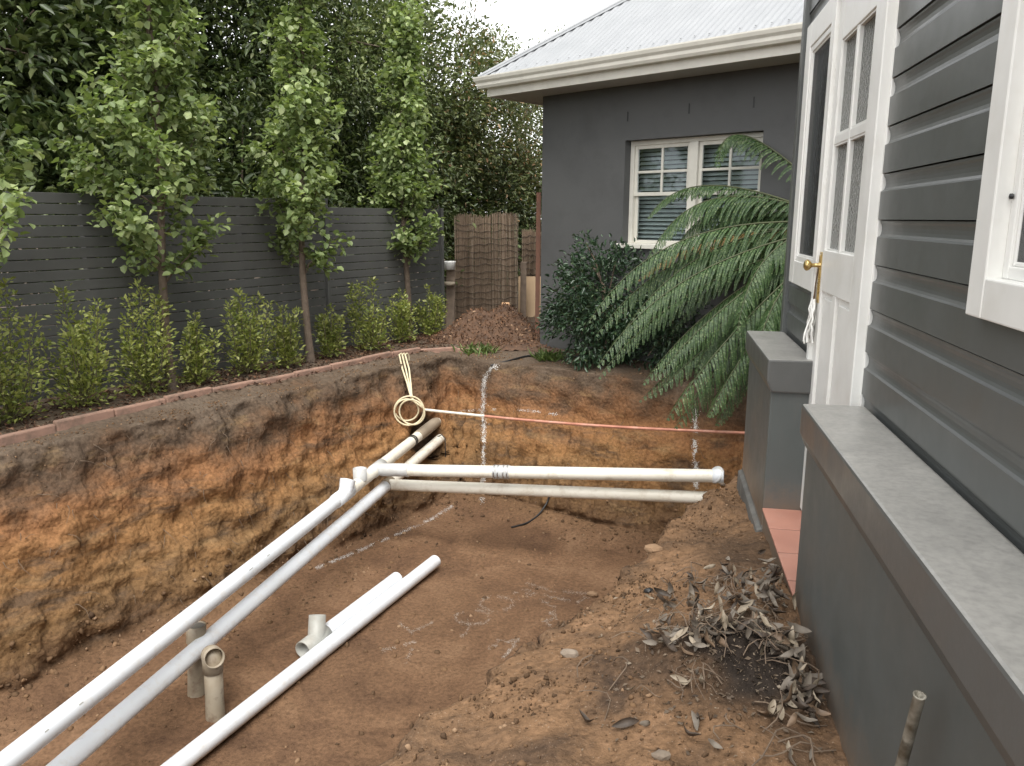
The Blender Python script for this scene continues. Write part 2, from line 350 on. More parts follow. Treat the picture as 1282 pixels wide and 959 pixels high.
MAT['fernbrown'] = leafmat('fern_dry', (0.16, 0.10, 0.04), (0.26, 0.17, 0.06), None, 0.6, 0.2)
MAT['rachis'] = plain('fern_stalk', (0.060, 0.070, 0.028), None, 0.6)
MAT['grass'] = leafmat('weed_leaf', (0.07, 0.12, 0.03), (0.17, 0.23, 0.07), None, 0.5, 0.3)
def glassmat(name, c, rough, bsc=0, bs=0.0, spec=0.9):
    m, nt, b, o = newmat(name); b.inputs['Base Color'].default_value = (*c, 1); b.inputs['Roughness'].default_value = rough
    b.inputs['Specular IOR Level'].default_value = spec; b.inputs['IOR'].default_value = 1.5
    if bsc: bump(nt, b, noise_n(nt, bsc, 2, 0.5, wpos(nt)).outputs[0], bs, 0.03)
    return m
def clearglass(name):
    m, nt, b, o = newmat(name); t = nt.nodes.new('ShaderNodeBsdfTransparent'); t.inputs[0].default_value = (0.86, 0.9, 0.9, 1)
    g = nt.nodes.new('ShaderNodeBsdfGlossy'); g.inputs['Roughness'].default_value = 0.03; g.inputs['Color'].default_value = (0.9, 0.95, 1, 1)
    fr = nt.nodes.new('ShaderNodeFresnel'); fr.inputs[0].default_value = 1.6
    f2 = math_n(nt, 'MULTIPLY', fr.outputs[0], 0.45)
    mx = nt.nodes.new('ShaderNodeMixShader'); nt.links.new(f2, mx.inputs[0]); nt.links.new(t.outputs[0], mx.inputs[1]); nt.links.new(g.outputs[0], mx.inputs[2])
    nt.links.new(mx.outputs[0], o.inputs['Surface']); return m
MAT['glass'] = clearglass('window_glass')
MAT['obscure'] = glassmat('obscure_glass', (0.035, 0.042, 0.033), 0.05, 70, 1.0)
MAT['blind'] = plain('blind_slat', (0.50, 0.52, 0.51), (0.44, 0.46, 0.45), 0.55)
MAT['lace'] = plain('grey_curtain', (0.34, 0.33, 0.32), (0.24, 0.23, 0.23), 0.8, 6)
def screenmat():
    m, nt, b, o = newmat('fly_screen'); b.inputs['Base Color'].default_value = (.03, .03, .031, 1); b.inputs['Roughness'].default_value = .6
    t = nt.nodes.new('ShaderNodeBsdfTransparent'); mx = nt.nodes.new('ShaderNodeMixShader'); mx.inputs[0].default_value = .45
    nt.links.new(t.outputs[0], mx.inputs[1]); nt.links.new(b.outputs[0], mx.inputs[2]); nt.links.new(mx.outputs[0], o.inputs['Surface']); return m
MAT['screen'] = screenmat()
MAT['chalk_faint'] = plain('chalk_faint', (0.42, 0.36, 0.30), None, 0.95)
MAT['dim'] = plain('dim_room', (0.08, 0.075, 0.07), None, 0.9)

# ------------------------------------------------------------------ ground with the excavation
FLOOR = -1.5
LIP_L, LIP_B, LIP_R, LIP_F = -5.72, 7.08, -1.56, -1.3
def lines(*segs):
    out = []
    for a, b, st in segs:
        k = max(1, int(round((b - a) / st))); out.extend(list(np.linspace(a, b, k, endpoint=False)))
    return out
far = [9, 11, 14, 18, 24, 33, 48, 75, 120, 200]
nl = sorted(set([-f for f in far] + lines((-8.5, -7.2, .2), (-7.2, -5.98, .06), (-5.98, -5.15, .0105), (-5.15, -2.35, .03), (-2.35, -1.15, .015), (-1.15, 1.2, .022), (1.2, 4, .3)) + [4, 5.5] + far))
ul = sorted(set([-f for f in far] + lines((-8, -1.7, .5), (-1.7, 1.3, .06), (1.3, 6.45, .0145), (6.45, 7.4, .0105), (7.4, 12, .055), (12, 16, .3)) + [16.5] + far[3:]))
nn, uu = np.meshgrid(np.array(nl), np.array(ul))           # rows u, cols n
Pf = np.stack([uu, nn, np.zeros_like(uu)], -1)
def sstep(x, a, b):
    t = np.clip((x - a) / (b - a), 0, 1); return t * t * (3 - 2 * t)
wob = fbm(Pf, 0.9, 4, 3) * 0.16 + fbm(Pf, 4.0, 3, 5) * 0.05
wob2 = fbm(Pf, 0.7, 4, 23) * 0.10 + fbm(Pf, 3.5, 3, 25) * 0.07 + fbm(Pf, 11, 3, 27) * 0.05
def prof(s):
    s = np.clip(s, 0, 1); top = np.clip(s / 0.16, 0, 1)
    return np.where(s < 0.16, 0.10 * top ** 2, 0.10 + 0.90 * (np.clip((s - 0.16) / 0.84, 0, 1)) ** 0.92)
dL = nn - LIP_L + wob * 0.7; dB = LIP_B - uu + wob * 0.6; dR = (LIP_R - nn) + wob2; dF = uu - LIP_F
zl = FLOOR * prof(dL / 0.50); zb = FLOOR * prof(dB / 0.42); zr = FLOOR * prof(dR / 0.40); zf = FLOOR * prof(dF / 0.4)
k = 0.10
def smax(a, b): h = np.clip(0.5 + 0.5 * (a - b) / k, 0, 1); return b + (a - b) * h + k * h * (1 - h)
Z = smax(smax(zl, zb), smax(zr, zf)); Z = np.minimum(Z, np.maximum(np.maximum(zl, zb), np.maximum(zr, zf)) + 0.04)
Z = np.where((dL < -.1) | (dB < -.1) | (dR < -.1) | (dF < -.1), np.maximum(Z, 0) * 0, Z)
# spoil bench at the foot of the left wall and worn foot of the back wall
foot = np.clip(1 - np.abs(dL - 0.52) / 0.22, 0, 1) * sstep(fbm(Pf, 0.8, 3, 41), -0.1, 0.5) * 0.13
foot += np.clip(1 - np.abs(dB - 0.5) / 0.3, 0, 1) * 0.09
Z = Z + foot * (Z < -1.0)
# outer levels
bedm = sstep(-nn, 5.86, 5.95) * (uu > -3) * (uu < 14); Z = Z + bedm * 0.035
inside = (dL > 0) & (dB > 0) & (dR > 0) & (dF > 0)
rb = sstep(nn, LIP_R, LIP_R + 1.0) * (uu < 9) * sstep(-nn, -6, -3)
Z = Z + rb * 0.13 - 0.07 * np.clip(1 - np.abs(nn - LIP_R) / 0.55, 0, 1) * (dR < 0.3) * (uu < 7)
for (px, py, hh_, rr_) in ((905, 838, .11, .17), (945, 775, .07, .16), (985, 850, .05, .15), (850, 800, .03, .14), (897, 612, .10, .14)):
    q_ = hz(px, py, .08); qu, qn = UN(q_); Z = Z + hh_ * np.exp(-((uu - qu) ** 2 + (nn - qn) ** 2) / rr_ ** 2)
near = (np.abs(uu - 4) < 9) & (np.abs(nn + 3) < 6.5)
Z = np.where(near, Z + 0.02 * fbm(Pf, 1.2, 3, 51), Z)
PW = np.stack([uu * U.x + nn * N.x, uu * U.y + nn * N.y, Z], -1)
def normals_of(P):
    gu = np.gradient(P, axis=0); gn = np.gradient(P, axis=1)
    nr = np.cross(gn, gu); nr /= (np.linalg.norm(nr, axis=-1, keepdims=True) + 1e-9); return nr
NR = normals_of(PW); NR *= np.sign(NR[..., 2:3] + 1e-9)
wall = np.clip((0.80 - NR[..., 2]) / 0.4, 0, 1) * inside
for _ in range(2):
    wall = (wall + np.roll(wall, 1, 0) + np.roll(wall, -1, 0) + np.roll(wall, 1, 1) + np.roll(wall, -1, 1)) / 5
bankm = sstep(nn, LIP_R - 0.75, LIP_R - 0.35) * (uu < 7.6) * near
S = np.stack([uu * 0.85, nn * 0.85, Z * 1.2], -1)
D = np.zeros_like(Z)
leftw = wall * (np.abs(dL) < 1.0) * (dB > 0.45); backw = wall * (dB < 0.8) * (1 - leftw) * (dR > 0.3)
rid = 1 - np.abs(fbm(S, 2.2, 5, 61)); ledge = np.abs(fbm(S * np.array([.55, .55, 1.5]), 3.1, 4, 66))
D += wall * (0.11 * fbm(S, 1.5, 4, 71, 0.6) + 0.058 * fbm(S * np.array([.7, .7, 1.3]), 6, 4, 72, 0.62) + 0.05 * (rid - 0.75) + 0.022 * fbm(S, 22, 3, 73))
D += leftw * (0.045 * (ledge - 0.2) + 0.05 * np.clip(fbm(S, 9, 3, 88), 0, 1))
def worley(P, freq, seed):
    P = P * freq; i = np.floor(P).astype(np.int64); best = np.full(P.shape[:-1], 9.0)
    for a in (-1, 0, 1):
        for b in (-1, 0, 1):
            for c in (-1, 0, 1):
                j = i + np.array([a, b, c]); d2 = 0
                for q in range(3): d2 = d2 + (j[..., q] + _hash(j[..., 0], j[..., 1], j[..., 2], seed + q) - P[..., q]) ** 2
                best = np.minimum(best, d2)
    return np.sqrt(best)
wm = wall > .05; PS = np.stack([uu * .7, nn * .7, Z * 1.25], -1)[wm]; PS = PS + .05 * np.stack([fbm(PS, 5, 2, 301), fbm(PS, 5, 2, 302), fbm(PS, 5, 2, 303)], -1)
cr = np.zeros_like(D); cr[wm] = (.5 - worley(PS, 5.5, 11)) * .060 * (.3 + .7 * sstep(fbm(PS, 1.7, 3, 304), -.3, .3)) + (.5 - worley(PS, 15, 15)) * .014
D += cr * wall
# bucket-teeth grooves down the back wall
gro = np.abs(np.sin(nn * 21 + 1.3 * fbm(Pf, 1.5, 2, 79))) ** 0.7
D += backw * (0.055 * gro * sstep(-Z, 0.35, 0.7) + 0.03 * fbm(np.stack([uu * .3, nn * 5, Z * .8], -1), 1.6, 3, 80))
flat = (1 - wall) * near
fl = flat * inside * (Z < -1.1)
D -= fl * .006 * sstep(np.sin((nn * .35 + uu) * 26 + 2 * fbm(Pf, 1.1, 2, 311)), .55, 1) * sstep(fbm(Pf, .7, 2, 312), .0, .4)
D += fl * (0.030 * fbm(Pf, 0.8, 3, 81) + 0.012 * fbm(Pf, 5, 3, 83) + 0.004 * fbm(Pf, 22, 3, 84))
bk = bankm * np.clip(1 - 0.4 * wall, 0, 1)
D += bk * (0.035 * fbm(Pf, 2.4, 4, 91) + 0.022 * fbm(Pf, 9, 4, 92, 0.6) + 0.012 * np.clip(fbm(Pf, 28, 3, 93), -.2, 1))
D += flat * (1 - bankm) * (Z > -0.4) * (0.015 * fbm(Pf, 5, 3, 95) + 0.006 * fbm(Pf, 20, 3, 96))
# burrowed hole round the pipe ends in the far corner
hc = ht(541, 545, 8.62); hu, hn = UN(hc)
hd = np.sqrt((uu - hu) ** 2 + (nn - hn) ** 2 + (Z - hc.z) ** 2); hole = np.clip(1 - hd / 0.34, 0, 1)
D -= 0.16 * sstep(hole, 0, .6)
D = np.where(np.isfinite(D), D, 0)
PW2 = PW + NR * D[..., None]
NR2 = normals_of(PW2); NR2 *= np.sign(NR2[..., 2:3] + 1e-9)
nu_, nn_ = uu.shape
idx = np.arange(nu_ * nn_).reshape(nu_, nn_)
quads = np.stack([idx[:-1, :-1], idx[:-1, 1:], idx[1:, 1:], idx[1:, :-1]], -1).reshape(-1, 4)
gme = np_mesh('ground', PW2.reshape(-1, 3), quads); smooth_all(gme)
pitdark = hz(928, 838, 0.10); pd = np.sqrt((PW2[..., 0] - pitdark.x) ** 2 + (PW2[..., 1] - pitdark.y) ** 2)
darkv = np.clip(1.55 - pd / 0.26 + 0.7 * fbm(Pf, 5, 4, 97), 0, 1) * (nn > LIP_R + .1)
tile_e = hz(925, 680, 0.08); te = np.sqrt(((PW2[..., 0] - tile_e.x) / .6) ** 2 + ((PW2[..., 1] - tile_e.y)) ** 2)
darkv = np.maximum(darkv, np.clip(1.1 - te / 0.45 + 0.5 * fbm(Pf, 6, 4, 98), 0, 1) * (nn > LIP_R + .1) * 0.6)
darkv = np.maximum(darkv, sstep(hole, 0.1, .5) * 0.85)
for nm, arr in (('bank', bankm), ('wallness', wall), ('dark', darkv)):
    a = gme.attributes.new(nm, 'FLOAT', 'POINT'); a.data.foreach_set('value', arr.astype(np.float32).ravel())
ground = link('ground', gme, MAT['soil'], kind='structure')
GB = BVHTree.FromPolygons([tuple(v) for v in PW2.reshape(-1, 3).tolist()], quads.tolist())
def drop(x, y, z=3.0):
    h = GB.ray_cast(Vector((x, y, z)), Vector((0, 0, -1))); return (h[0], h[1]) if h[0] else (Vector((x, y, 0)), Vector((0, 0, 1)))
def gpix(px, py):
    h = GB.ray_cast(CAM, ray(px, py).normalized()); return (h[0], h[1]) if h[0] else (None, None)

# ------------------------------------------------------------------ near house: painted weatherboards, door, windows
XB, XC, XD = 0.74, 0.705, 0.722              # board face, casing face, door face (x)
ZT = 0.165                                   # threshold level
X, Y, Zv = Vector((1, 0, 0)), Vector((0, 1, 0)), Vector((0, 0, 1))
house = thing('weatherboard_house', (XB, 3.0, 0), 'charcoal weatherboard house with white door and white framed windows', 'house')
Y0, Y1, ZTOP = -2.2, 4.90, 3.1
OPEN = [(3.94, 4.58, 1.26, 2.47), (3.02, 3.90, ZT - .05, 2.55), (0.68, 1.98, 1.37, 2.75)]
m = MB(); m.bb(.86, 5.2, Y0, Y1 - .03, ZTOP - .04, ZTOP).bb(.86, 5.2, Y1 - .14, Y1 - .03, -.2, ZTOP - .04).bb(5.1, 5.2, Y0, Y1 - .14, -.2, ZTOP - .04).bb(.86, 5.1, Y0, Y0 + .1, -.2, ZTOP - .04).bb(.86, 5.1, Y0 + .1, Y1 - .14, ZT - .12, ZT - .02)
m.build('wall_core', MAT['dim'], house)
PIT = 0.1545; z = 1.550 - 10 * PIT
bprof = [(0, 0), (0, .094), (-.0030, .0955), (-.0085, .0990), (-.0120, .106), (-.0136, .116), (-.0130, .128), (-.0105, .138), (-.0066, .145), (-.0058, .1505), (-.024, .1545), (-.024, 0.002), (-.006, .0015)]
row = 0
while z < ZTOP - .05:
    if z > -0.2:
        ys = [(Y0, Y1 - .075)]
        for (a, b2, c, d) in OPEN:
            if z + PIT > c + .04 and z < d:
                nys = []
                for (p, q) in ys:
                    if b2 <= p or a >= q: nys.append((p, q)); continue
                    if a > p: nys.append((p, a))
                    if b2 < q: nys.append((b2, q))
                ys = nys
        for (p, q) in ys:
            if q - p < .015: continue
            jit = random.uniform(-.0012, .0012)
            m = MB(); m.prism([(-a + jit, b2) for a, b2 in bprof], (XB, p, z), X, Zv, Y * (q - p))
            o = m.build('weatherboard', MAT['board'], house)
    z += PIT; row += 1
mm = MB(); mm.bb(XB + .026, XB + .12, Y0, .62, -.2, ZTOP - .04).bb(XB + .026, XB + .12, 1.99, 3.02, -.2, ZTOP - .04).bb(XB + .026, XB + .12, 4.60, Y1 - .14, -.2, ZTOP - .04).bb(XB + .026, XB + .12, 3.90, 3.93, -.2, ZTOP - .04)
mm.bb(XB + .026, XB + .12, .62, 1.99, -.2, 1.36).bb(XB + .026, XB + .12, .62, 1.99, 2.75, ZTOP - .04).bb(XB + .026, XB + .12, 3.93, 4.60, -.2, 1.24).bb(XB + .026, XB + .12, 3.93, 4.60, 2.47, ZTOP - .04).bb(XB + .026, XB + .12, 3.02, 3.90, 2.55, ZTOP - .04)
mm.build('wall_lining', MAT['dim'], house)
m = MB(); m.bb(XB - .022, XB + .13, Y1 - .075, Y1, -.2, ZTOP).build('corner_board', MAT['board'], house, bevel=.004)
# --- side return wall of the house
zz_ = 1.550 - 10 * PIT
while zz_ < ZTOP - .05:
    if zz_ > -.2:
        m = MB(); m.prism([(a * -1 * -1, b2) for a, b2 in bprof], (XB + .135, Y1 - .004, zz_), Y, Zv, X * 4.2); m.build('weatherboard', MAT['board'], house)
    zz_ += PIT
# --- door
door = MB()
DY0, DY1, DZ0, DZ1 = 3.10, 3.885, ZT + .012, 2.50
GY0, GY1, GZ0, GZ1, GM, GYM = 3.235, 3.80, 1.415, 2.295, 1.885, 3.525
def fr(mb, y0, y1, z0, z1, x0=XD, x1=XD + .042): mb.bb(x0, x1, y0, y1, z0, z1)
fr(door, DY0, GY0, DZ0, DZ1); fr(door, GY1, DY1, DZ0, DZ1)
fr(door, GY0, GY1, GZ1, DZ1, XD + .0005); fr(door, GY0, GY1, 1.235, GZ0, XD + .0005); fr(door, GY0, GY1, DZ0, DZ0 + .22, XD + .0005)
fr(door, GYM - .028, GYM + .028, DZ0 + .22, 1.235, XD + .001)
door_o = door.build('door', MAT['white'], house, bevel=.003)
mu = MB(); fr(mu, GYM - .016, GYM + .016, GZ0, GZ1, XD + .004, XD + .04)
for (a, b2) in ((GY0, GYM - .016), (GYM + .016, GY1)): fr(mu, a, b2, GM - .019, GM + .019, XD + .0045, XD + .04)
mu.build('glazing_bar', MAT['white'], door_o, bevel=.003)
for (a, b2) in ((GY0, GYM - .016), (GYM + .016, GY1)):
    for (c, d) in ((GZ0, GM - .019), (GM + .019, GZ1)):
        q = MB(); q.bb(XD + .022, XD + .028, a, b2, c, d).build('pane', MAT['obscure'], door_o)
        bd = MB()
        for (yy0, yy1, z0, z1) in ((a, a + .008, c, d), (b2 - .008, b2, c, d), (a + .008, b2 - .008, c, c + .008), (a + .008, b2 - .008, d - .008, d)):
            bd.bb(XD + .008, XD + .022, yy0, yy1, z0, z1)
        bd.build('glazing_bead', MAT['white'], door_o)
for (a, b2) in ((GY0, GYM - .028), (GYM + .028, GY1)):
    q = MB(); q.bb(XD + .016, XD + .03, a, b2, DZ0 + .22, 1.235)
    q.bb(XD + .008, XD + .016, a + .03, b2 - .03, DZ0 + .25, 1.205)
    for g in range(1, 5):
        yy = a + .03 + (b2 - a - .06) * g / 5
    q.build('door_panel', MAT['white'], door_o, bevel=.004)
# knob and long plate on the lock stile
KY, KZ = 3.853, 1.345
pl = MB(); pl.bb(XD - .004, XD + .001, KY - .022, KY + .022, 1.175, 1.405); pl.bb(XD - .0085, XD - .0035, KY - .013, KY + .013, 1.19, 1.39)
plate = pl.build('handle_plate', MAT['brass'], door_o, bevel=.002)
kn = MB(); kn.lathe((XD - .004, KY, KZ), (-1, 0, 0), [(0, .016), (.006, .015), (.012, .009), (.034, .009), (.040, .016), (.047, .0235), (.056, .026), (.064, .022), (.070, .011), (.071, .0)])
kn.build('door_knob', MAT['brass'], door_o)
# casing
cs = MB(); cs.bb(XC, XB + .03, 3.015, 3.098, ZT, 2.60); cs.bb(XC, XB + .03, 3.887, 3.935, ZT, 2.60); cs.bb(XC + .001, XB + .03, 3.098, 3.887, 2.505, 2.60)
cs.bb(XB - .0015, XB + .03, 3.004, 3.0145, ZT, 2.60)
cs.build('door_casing', MAT['white'], house, bevel=.004)
# key string and ribbon hanging on the plate
kb = MB()
for q in range(9):
    p0 = Vector((XD - .012 - random.uniform(0, .012), KY + random.uniform(-.006, .02), 1.19)); pts = [p0]
    for s_ in range(9):
        pts.append(pts[-1] + Vector((random.uniform(-.010, .007), random.uniform(-.012, .014), -.022)))
    kb.tube(pts, random.uniform(.0035, .007), 6)
ribbon = kb.build('ribbon', MAT['white'], label='frayed white ribbon hanging from the brass door plate', cat='ribbon')
kb = MB(); kb.tube([(XD - .010, KY, 1.33), (XD - .014, KY + .004, 1.27), (XD - .016, KY + .004, 1.20), (XD - .016, KY + .006, 1.13)], [.003, .003, .005, .004], 6)
kb.bb(XD - .02, XD - .014, KY - .004, KY + .014, 1.06, 1.13)
kb.build('key_strap', plain('leather', (.10, .06, .035)), label='dark leather key strap hanging from the brass door knob', cat='strap')
# --- windows on the near house
def house_window(i0, i1, k0, k1, cl, ch, cz, rec, label):
    """clear opening i0..i1 by k0..k1, casing widths: near side cl, far side ch, top and bottom cz"""
    w = MB(); sw = .028
    for (a, b2, c, d, e) in ((i0 - cl, i0, k0 - cz, k1 + cz, 0), (i1, i1 + ch, k0 - cz, k1 + cz, 0), (i0, i1, k0 - cz, k0, .001), (i0, i1, k1, k1 + cz, .001)):
        w.bb(XC + e, XB + .028, a, b2, c, d)
    w.bb(XB - .0015, XB + .028, i1 + ch + .0005, i1 + ch + .009, k0 - cz, k1 + cz)
    fo = w.build('window', MAT['white'], house, bevel=.004)
    s_ = MB()
    for (a, b2, c, d, e) in ((i0, i0 + sw, k0, k1, 0), (i1 - sw, i1, k0, k1, 0), (i0 + sw, i1 - sw, k0, k0 + sw, .001), (i0 + sw, i1 - sw, k1 - sw, k1, .001)):
        s_.bb(XC + rec + e, XC + rec + .04, a, b2, c, d)
    for (a, b2, c, d, e) in ((i0 + sw, i0 + sw + .010, k0 + sw, k1 - sw, 0), (i1 - sw - .010, i1 - sw, k0 + sw, k1 - sw, 0), (i0 + sw + .01, i1 - sw - .01, k0 + sw, k0 + sw + .010, .001), (i0 + sw + .01, i1 - sw - .01, k1 - sw - .01, k1 - sw, .001)):
        s_.bb(XC + rec + .007 + e, XC + rec + .04, a, b2, c, d)
    s_.build('sash', MAT['white'], fo, bevel=.003)
    g = MB(); g.bb(XC + rec + .012, XC + rec + .014, i0 + sw + .01, i1 - sw - .01, k0 + sw + .01, k1 - sw - .01); g.build('fly_screen', MAT['screen'], fo)
    g = MB(); g.bb(XC + rec + .030, XC + rec + .034, i0 + sw + .01, i1 - sw - .01, k0 + sw + .01, k1 - sw - .01); g.build('pane', MAT['glass'], fo)
    cu = MB(); nv = 60; vs_ = []
    for j in range(nv + 1):
        yy = i0 + .01 + (i1 - i0 - .02) * j / nv
        for kz in range(9):
            t = kz / 8; dx = .020 * math.sin(j * .62 + 1.2 * math.sin(t * 2.4) + math.sin(j * .19) * 2) * (1 - .4 * t)
            vs_.append((XC + rec + .085 + dx, yy, k0 + (k1 - k0) * t))
    cu.add(vs_, [(j * 9 + q, (j + 1) * 9 + q, (j + 1) * 9 + q + 1, j * 9 + q + 1) for j in range(nv) for q in range(8)], True)
    cu.build('curtain', MAT['lace'], fo, fixn=False)
    return fo
house_window(3.975, 4.495, 1.335, 2.40, .037, .13, .12, .006, '')
house_window(0.72, 1.925, 1.425, 2.70, .09, .09, .09, .034, '')
for (yy, zz2) in ((1.915, 1.60), (1.915, 2.2)):
    hb = MB(); hb.lathe((XC + .032, yy, zz2), (-1, 0, 0), [(0, .006), (.006, .006), (.008, .0)], 8); hb.build('screw_cap', MAT['black'], house)

# ------------------------------------------------------------------ rendered dwarf walls either side of the door step
def dwarf_wall(name, y0, y1, label, zb=-.25):
    root = thing(name, (.64, (y0 + y1) / 2, 0), label, 'wall')
    m = MB(); m.bb(.548, XB - .002, y0, y1, .06, .78); m.build('wall', MAT['charcoal'], root, bevel=.006)
    xc = .522; o = .022
    m = MB(); m.prism([(xc, .905), (XB - .003, .905), (XB - .003, .745), (.5455, .745), (xc, .80)], (0, y0 - o, 0), X, Zv, Y * (y1 - y0 + 2 * o))
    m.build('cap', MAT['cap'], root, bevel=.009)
    m = MB(); m.prism([(.518, zb), (.60, zb), (.60, .062), (.5475, .075), (.5475, .058), (.525, .05)], (0, y0 - .004, 0), X, Zv, Y * (y1 - y0 + .008)); m.build('footing', MAT['footing'], root, bevel=.006)
    return root
dwarf_wall('dwarf_wall', -2.0, 2.905, 'long charcoal rendered dwarf wall with wide grey cap under the near window')
dwarf_wall('dwarf_wall', 3.872, 4.83, 'short charcoal rendered dwarf wall with grey cap between the door and the fern')
step = thing('door_step', (.63, 3.4, 0), 'terracotta tiled step at the foot of the white door', 'step')
m = MB(); m.bb(.553, XB + .05, 2.903, 3.874, -.2, ZT - .014); m.build('step_base', MAT['charcoal'], step)
yy = 3.868
for i in range(4):
    w_ = min(.272, yy - 2.906)
    m = MB(); m.bb(.546, .552 + .19, yy - w_ + .009, yy, ZT - .013, ZT + random.uniform(-.0006, .0006)); m.build('tile', MAT['terracotta'], step, bevel=.003); yy -= w_
m = MB(); m.bb(.5475, .74, 2.905, 3.870, ZT - .0145, ZT - .004); m.build('grout', MAT['grout'], step)

# ------------------------------------------------------------------ far house: dark render, hipped steel roof
C0 = hz(676, 431, 0.02); C0.z = 0
_az = math.radians(123.7); A = Vector((math.sin(_az), math.cos(_az), 0)); B = Vector((-math.cos(_az) * -1, 0, 0))
B = Vector((A.y, -A.x, 0))                    # outward, towards the camera
if B.dot(CAM - C0) < 0: B = -B
fh = thing('rendered_house', C0, 'dark grey rendered house with white eaves and pale corrugated roof', 'house')
def H(s, o, z): return C0 + A * s + B * o + Vector((0, 0, z))
WT = (hp(680, 120, C0, B)).z + .0
wl_ = hp(783, 176, C0, B); wr_ = hp(956, 165, C0, B); wb_ = hp(786, 306, C0, B)
s0, s1 = (wl_ - C0).dot(A), (wr_ - C0).dot(A); wz1 = wl_.z; wz0 = wb_.z - .02
LEN = 7.0
AX = (A, B, Zv)
def hbox(mb, sa, sb, oa, ob, za, zb): return mb.box(H((sa + sb) / 2, (oa + ob) / 2, (za + zb) / 2), (abs(sb - sa), abs(ob - oa), abs(zb - za)), AX)
m = MB(); hbox(m, 0, s0, -.25, 0, -.3, WT + .05); hbox(m, s1, LEN, -.25, 0, -.3, WT + .05); hbox(m, s0, s1, -.25, 0, wz1, WT + .05); hbox(m, s0, s1, -.25, 0, -.3, wz0)
hbox(m, 0, .25, -7, -.25, -.3, WT + .05)
m.build('wall', MAT['render'], fh)
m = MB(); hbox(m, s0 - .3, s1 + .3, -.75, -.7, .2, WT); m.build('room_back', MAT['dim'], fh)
for (px, py) in ((786, 146), (863, 136), (944, 128)):
    q = hp(px, py, C0, B); s_ = (q - C0).dot(A); m = MB(); hbox(m, s_ - .008, s_ + .008, -.004, .003, q.z - .05, q.z + .05); m.build('vent_slot', MAT['black'], fh)
# window
win = MB(); RV = -.10; fw = .05; smid = s0 + (s1 - s0) * .497
hbox(win, s0 + .002, s0 + fw, RV - .07, RV, wz0 + .03, wz1 - .002); hbox(win, s1 - fw, s1 - .002, RV - .07, RV, wz0 + .03, wz1 - .002)
hbox(win, s0 + fw, s1 - fw, RV - .07, RV - .001, wz1 - fw, wz1 - .002); hbox(win, smid - .05, smid + .05, RV - .07, RV + .012, wz0 + .03, wz1 - fw)
wo_ = win.build('window', MAT['cream'], fh, bevel=.004)
m = MB(); hbox(m, s0 - .05, s1 + .05, RV - .07, .045, wz0 - .02, wz0 + .03); m.build('sill', MAT['cream'], wo_, bevel=.005)
mr = hp(800, 243, H(0, RV, 0), B).z
for (a, b2) in ((s0 + fw, smid - .05), (smid + .05, s1 - fw)):
    for (c, d, off) in ((mr - .02, wz1 - fw, -.02), (wz0 + .03, mr + .02, -.045)):
        s_ = MB(); e = .038
        hbox(s_, a, a + e, RV + off - .03, RV + off, c, d); hbox(s_, b2 - e, b2, RV + off - .03, RV + off, c, d)
        hbox(s_, a + e, b2 - e, RV + off - .03, RV + off - .001, c, c + e); hbox(s_, a + e, b2 - e, RV + off - .03, RV + off - .001, d - e, d)
        if off == -.02:
            mid = (a + b2) / 2; hm = c + e + (d - c - 2 * e) * .47
            hbox(s_, mid - .013, mid + .013, RV + off - .028, RV + off - .002, c + e, d - e)
            hbox(s_, a + e, mid - .013, RV + off - .028, RV + off - .003, hm - .013, hm + .013); hbox(s_, mid + .013, b2 - e, RV + off - .028, RV + off - .003, hm - .013, hm + .013)
        s_.build('sash', MAT['cream'], wo_, bevel=.003)
        g = MB(); hbox(g, a + e, b2 - e, RV + off - .018, RV + off - .013, c + e, d - e); g.build('pane', MAT['glass'], wo_)
    zz2 = wz0 + .06
    sl = None
    while zz2 < wz1 - .03:
        if sl is None:
            q = MB(); ax = (A, (B * .75 + Zv * -.66).normalized(), (B * .66 + Zv * .75).normalized()); q.box(H((a + b2) / 2, RV - .16, zz2), (b2 - a + .06, .052, .003), ax)
            sl = q.build('blind_slat', MAT['blind'], wo_); z00 = zz2
        else:
            o = sl.copy(); col.objects.link(o); o.location.z = sl.location.z + zz2 - z00
        zz2 += .046
# eaves and roof
OV = .46
def eave(prof, closed=True, name='x', mat=None, parent=fh, bevel=0):
    mb = MB(); n_ = len(prof); vs_ = []
    for (o, z_) in prof: vs_ += [H(LEN, OV + o, z_), H(-(OV + o), OV + o, z_), H(-(OV + o), -7.0, z_)]
    fs = []
    for i in range(n_):
        j = (i + 1) % n_
        for q in (0, 1): fs.append((i * 3 + q, i * 3 + q + 1, j * 3 + q + 1, j * 3 + q))
    fs += [tuple(i * 3 for i in range(n_)), tuple(i * 3 + 2 for i in reversed(range(n_)))]
    mb.add(vs_, fs); return mb.build(name, mat, parent, bevel)
EZ = hp(607, 122, H(0, OV, 0), B).z            # fascia bottom
eave([(0, EZ), (0.0, EZ + .19), (-.025, EZ + .19), (-.025, EZ)], name='fascia', mat=MAT['cream'], bevel=.003)
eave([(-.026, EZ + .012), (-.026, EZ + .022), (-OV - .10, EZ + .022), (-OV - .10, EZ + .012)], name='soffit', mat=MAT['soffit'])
g0 = EZ + .085
gut = eave([(.004, g0), (.07, g0 + .004), (.085, g0 + .03), (.088, g0 + .06), (.108, g0 + .085), (.118, g0 + .115), (.118, g0 + .128), (.106, g0 + .128), (.104, g0 + .118), (.076, g0 + .066), (.066, g0 + .012), (.004, g0 + .012)], name='gutter', mat=MAT['cream'])
pitch = math.radians(36); RZ = g0 + .125; RO = OV + .06
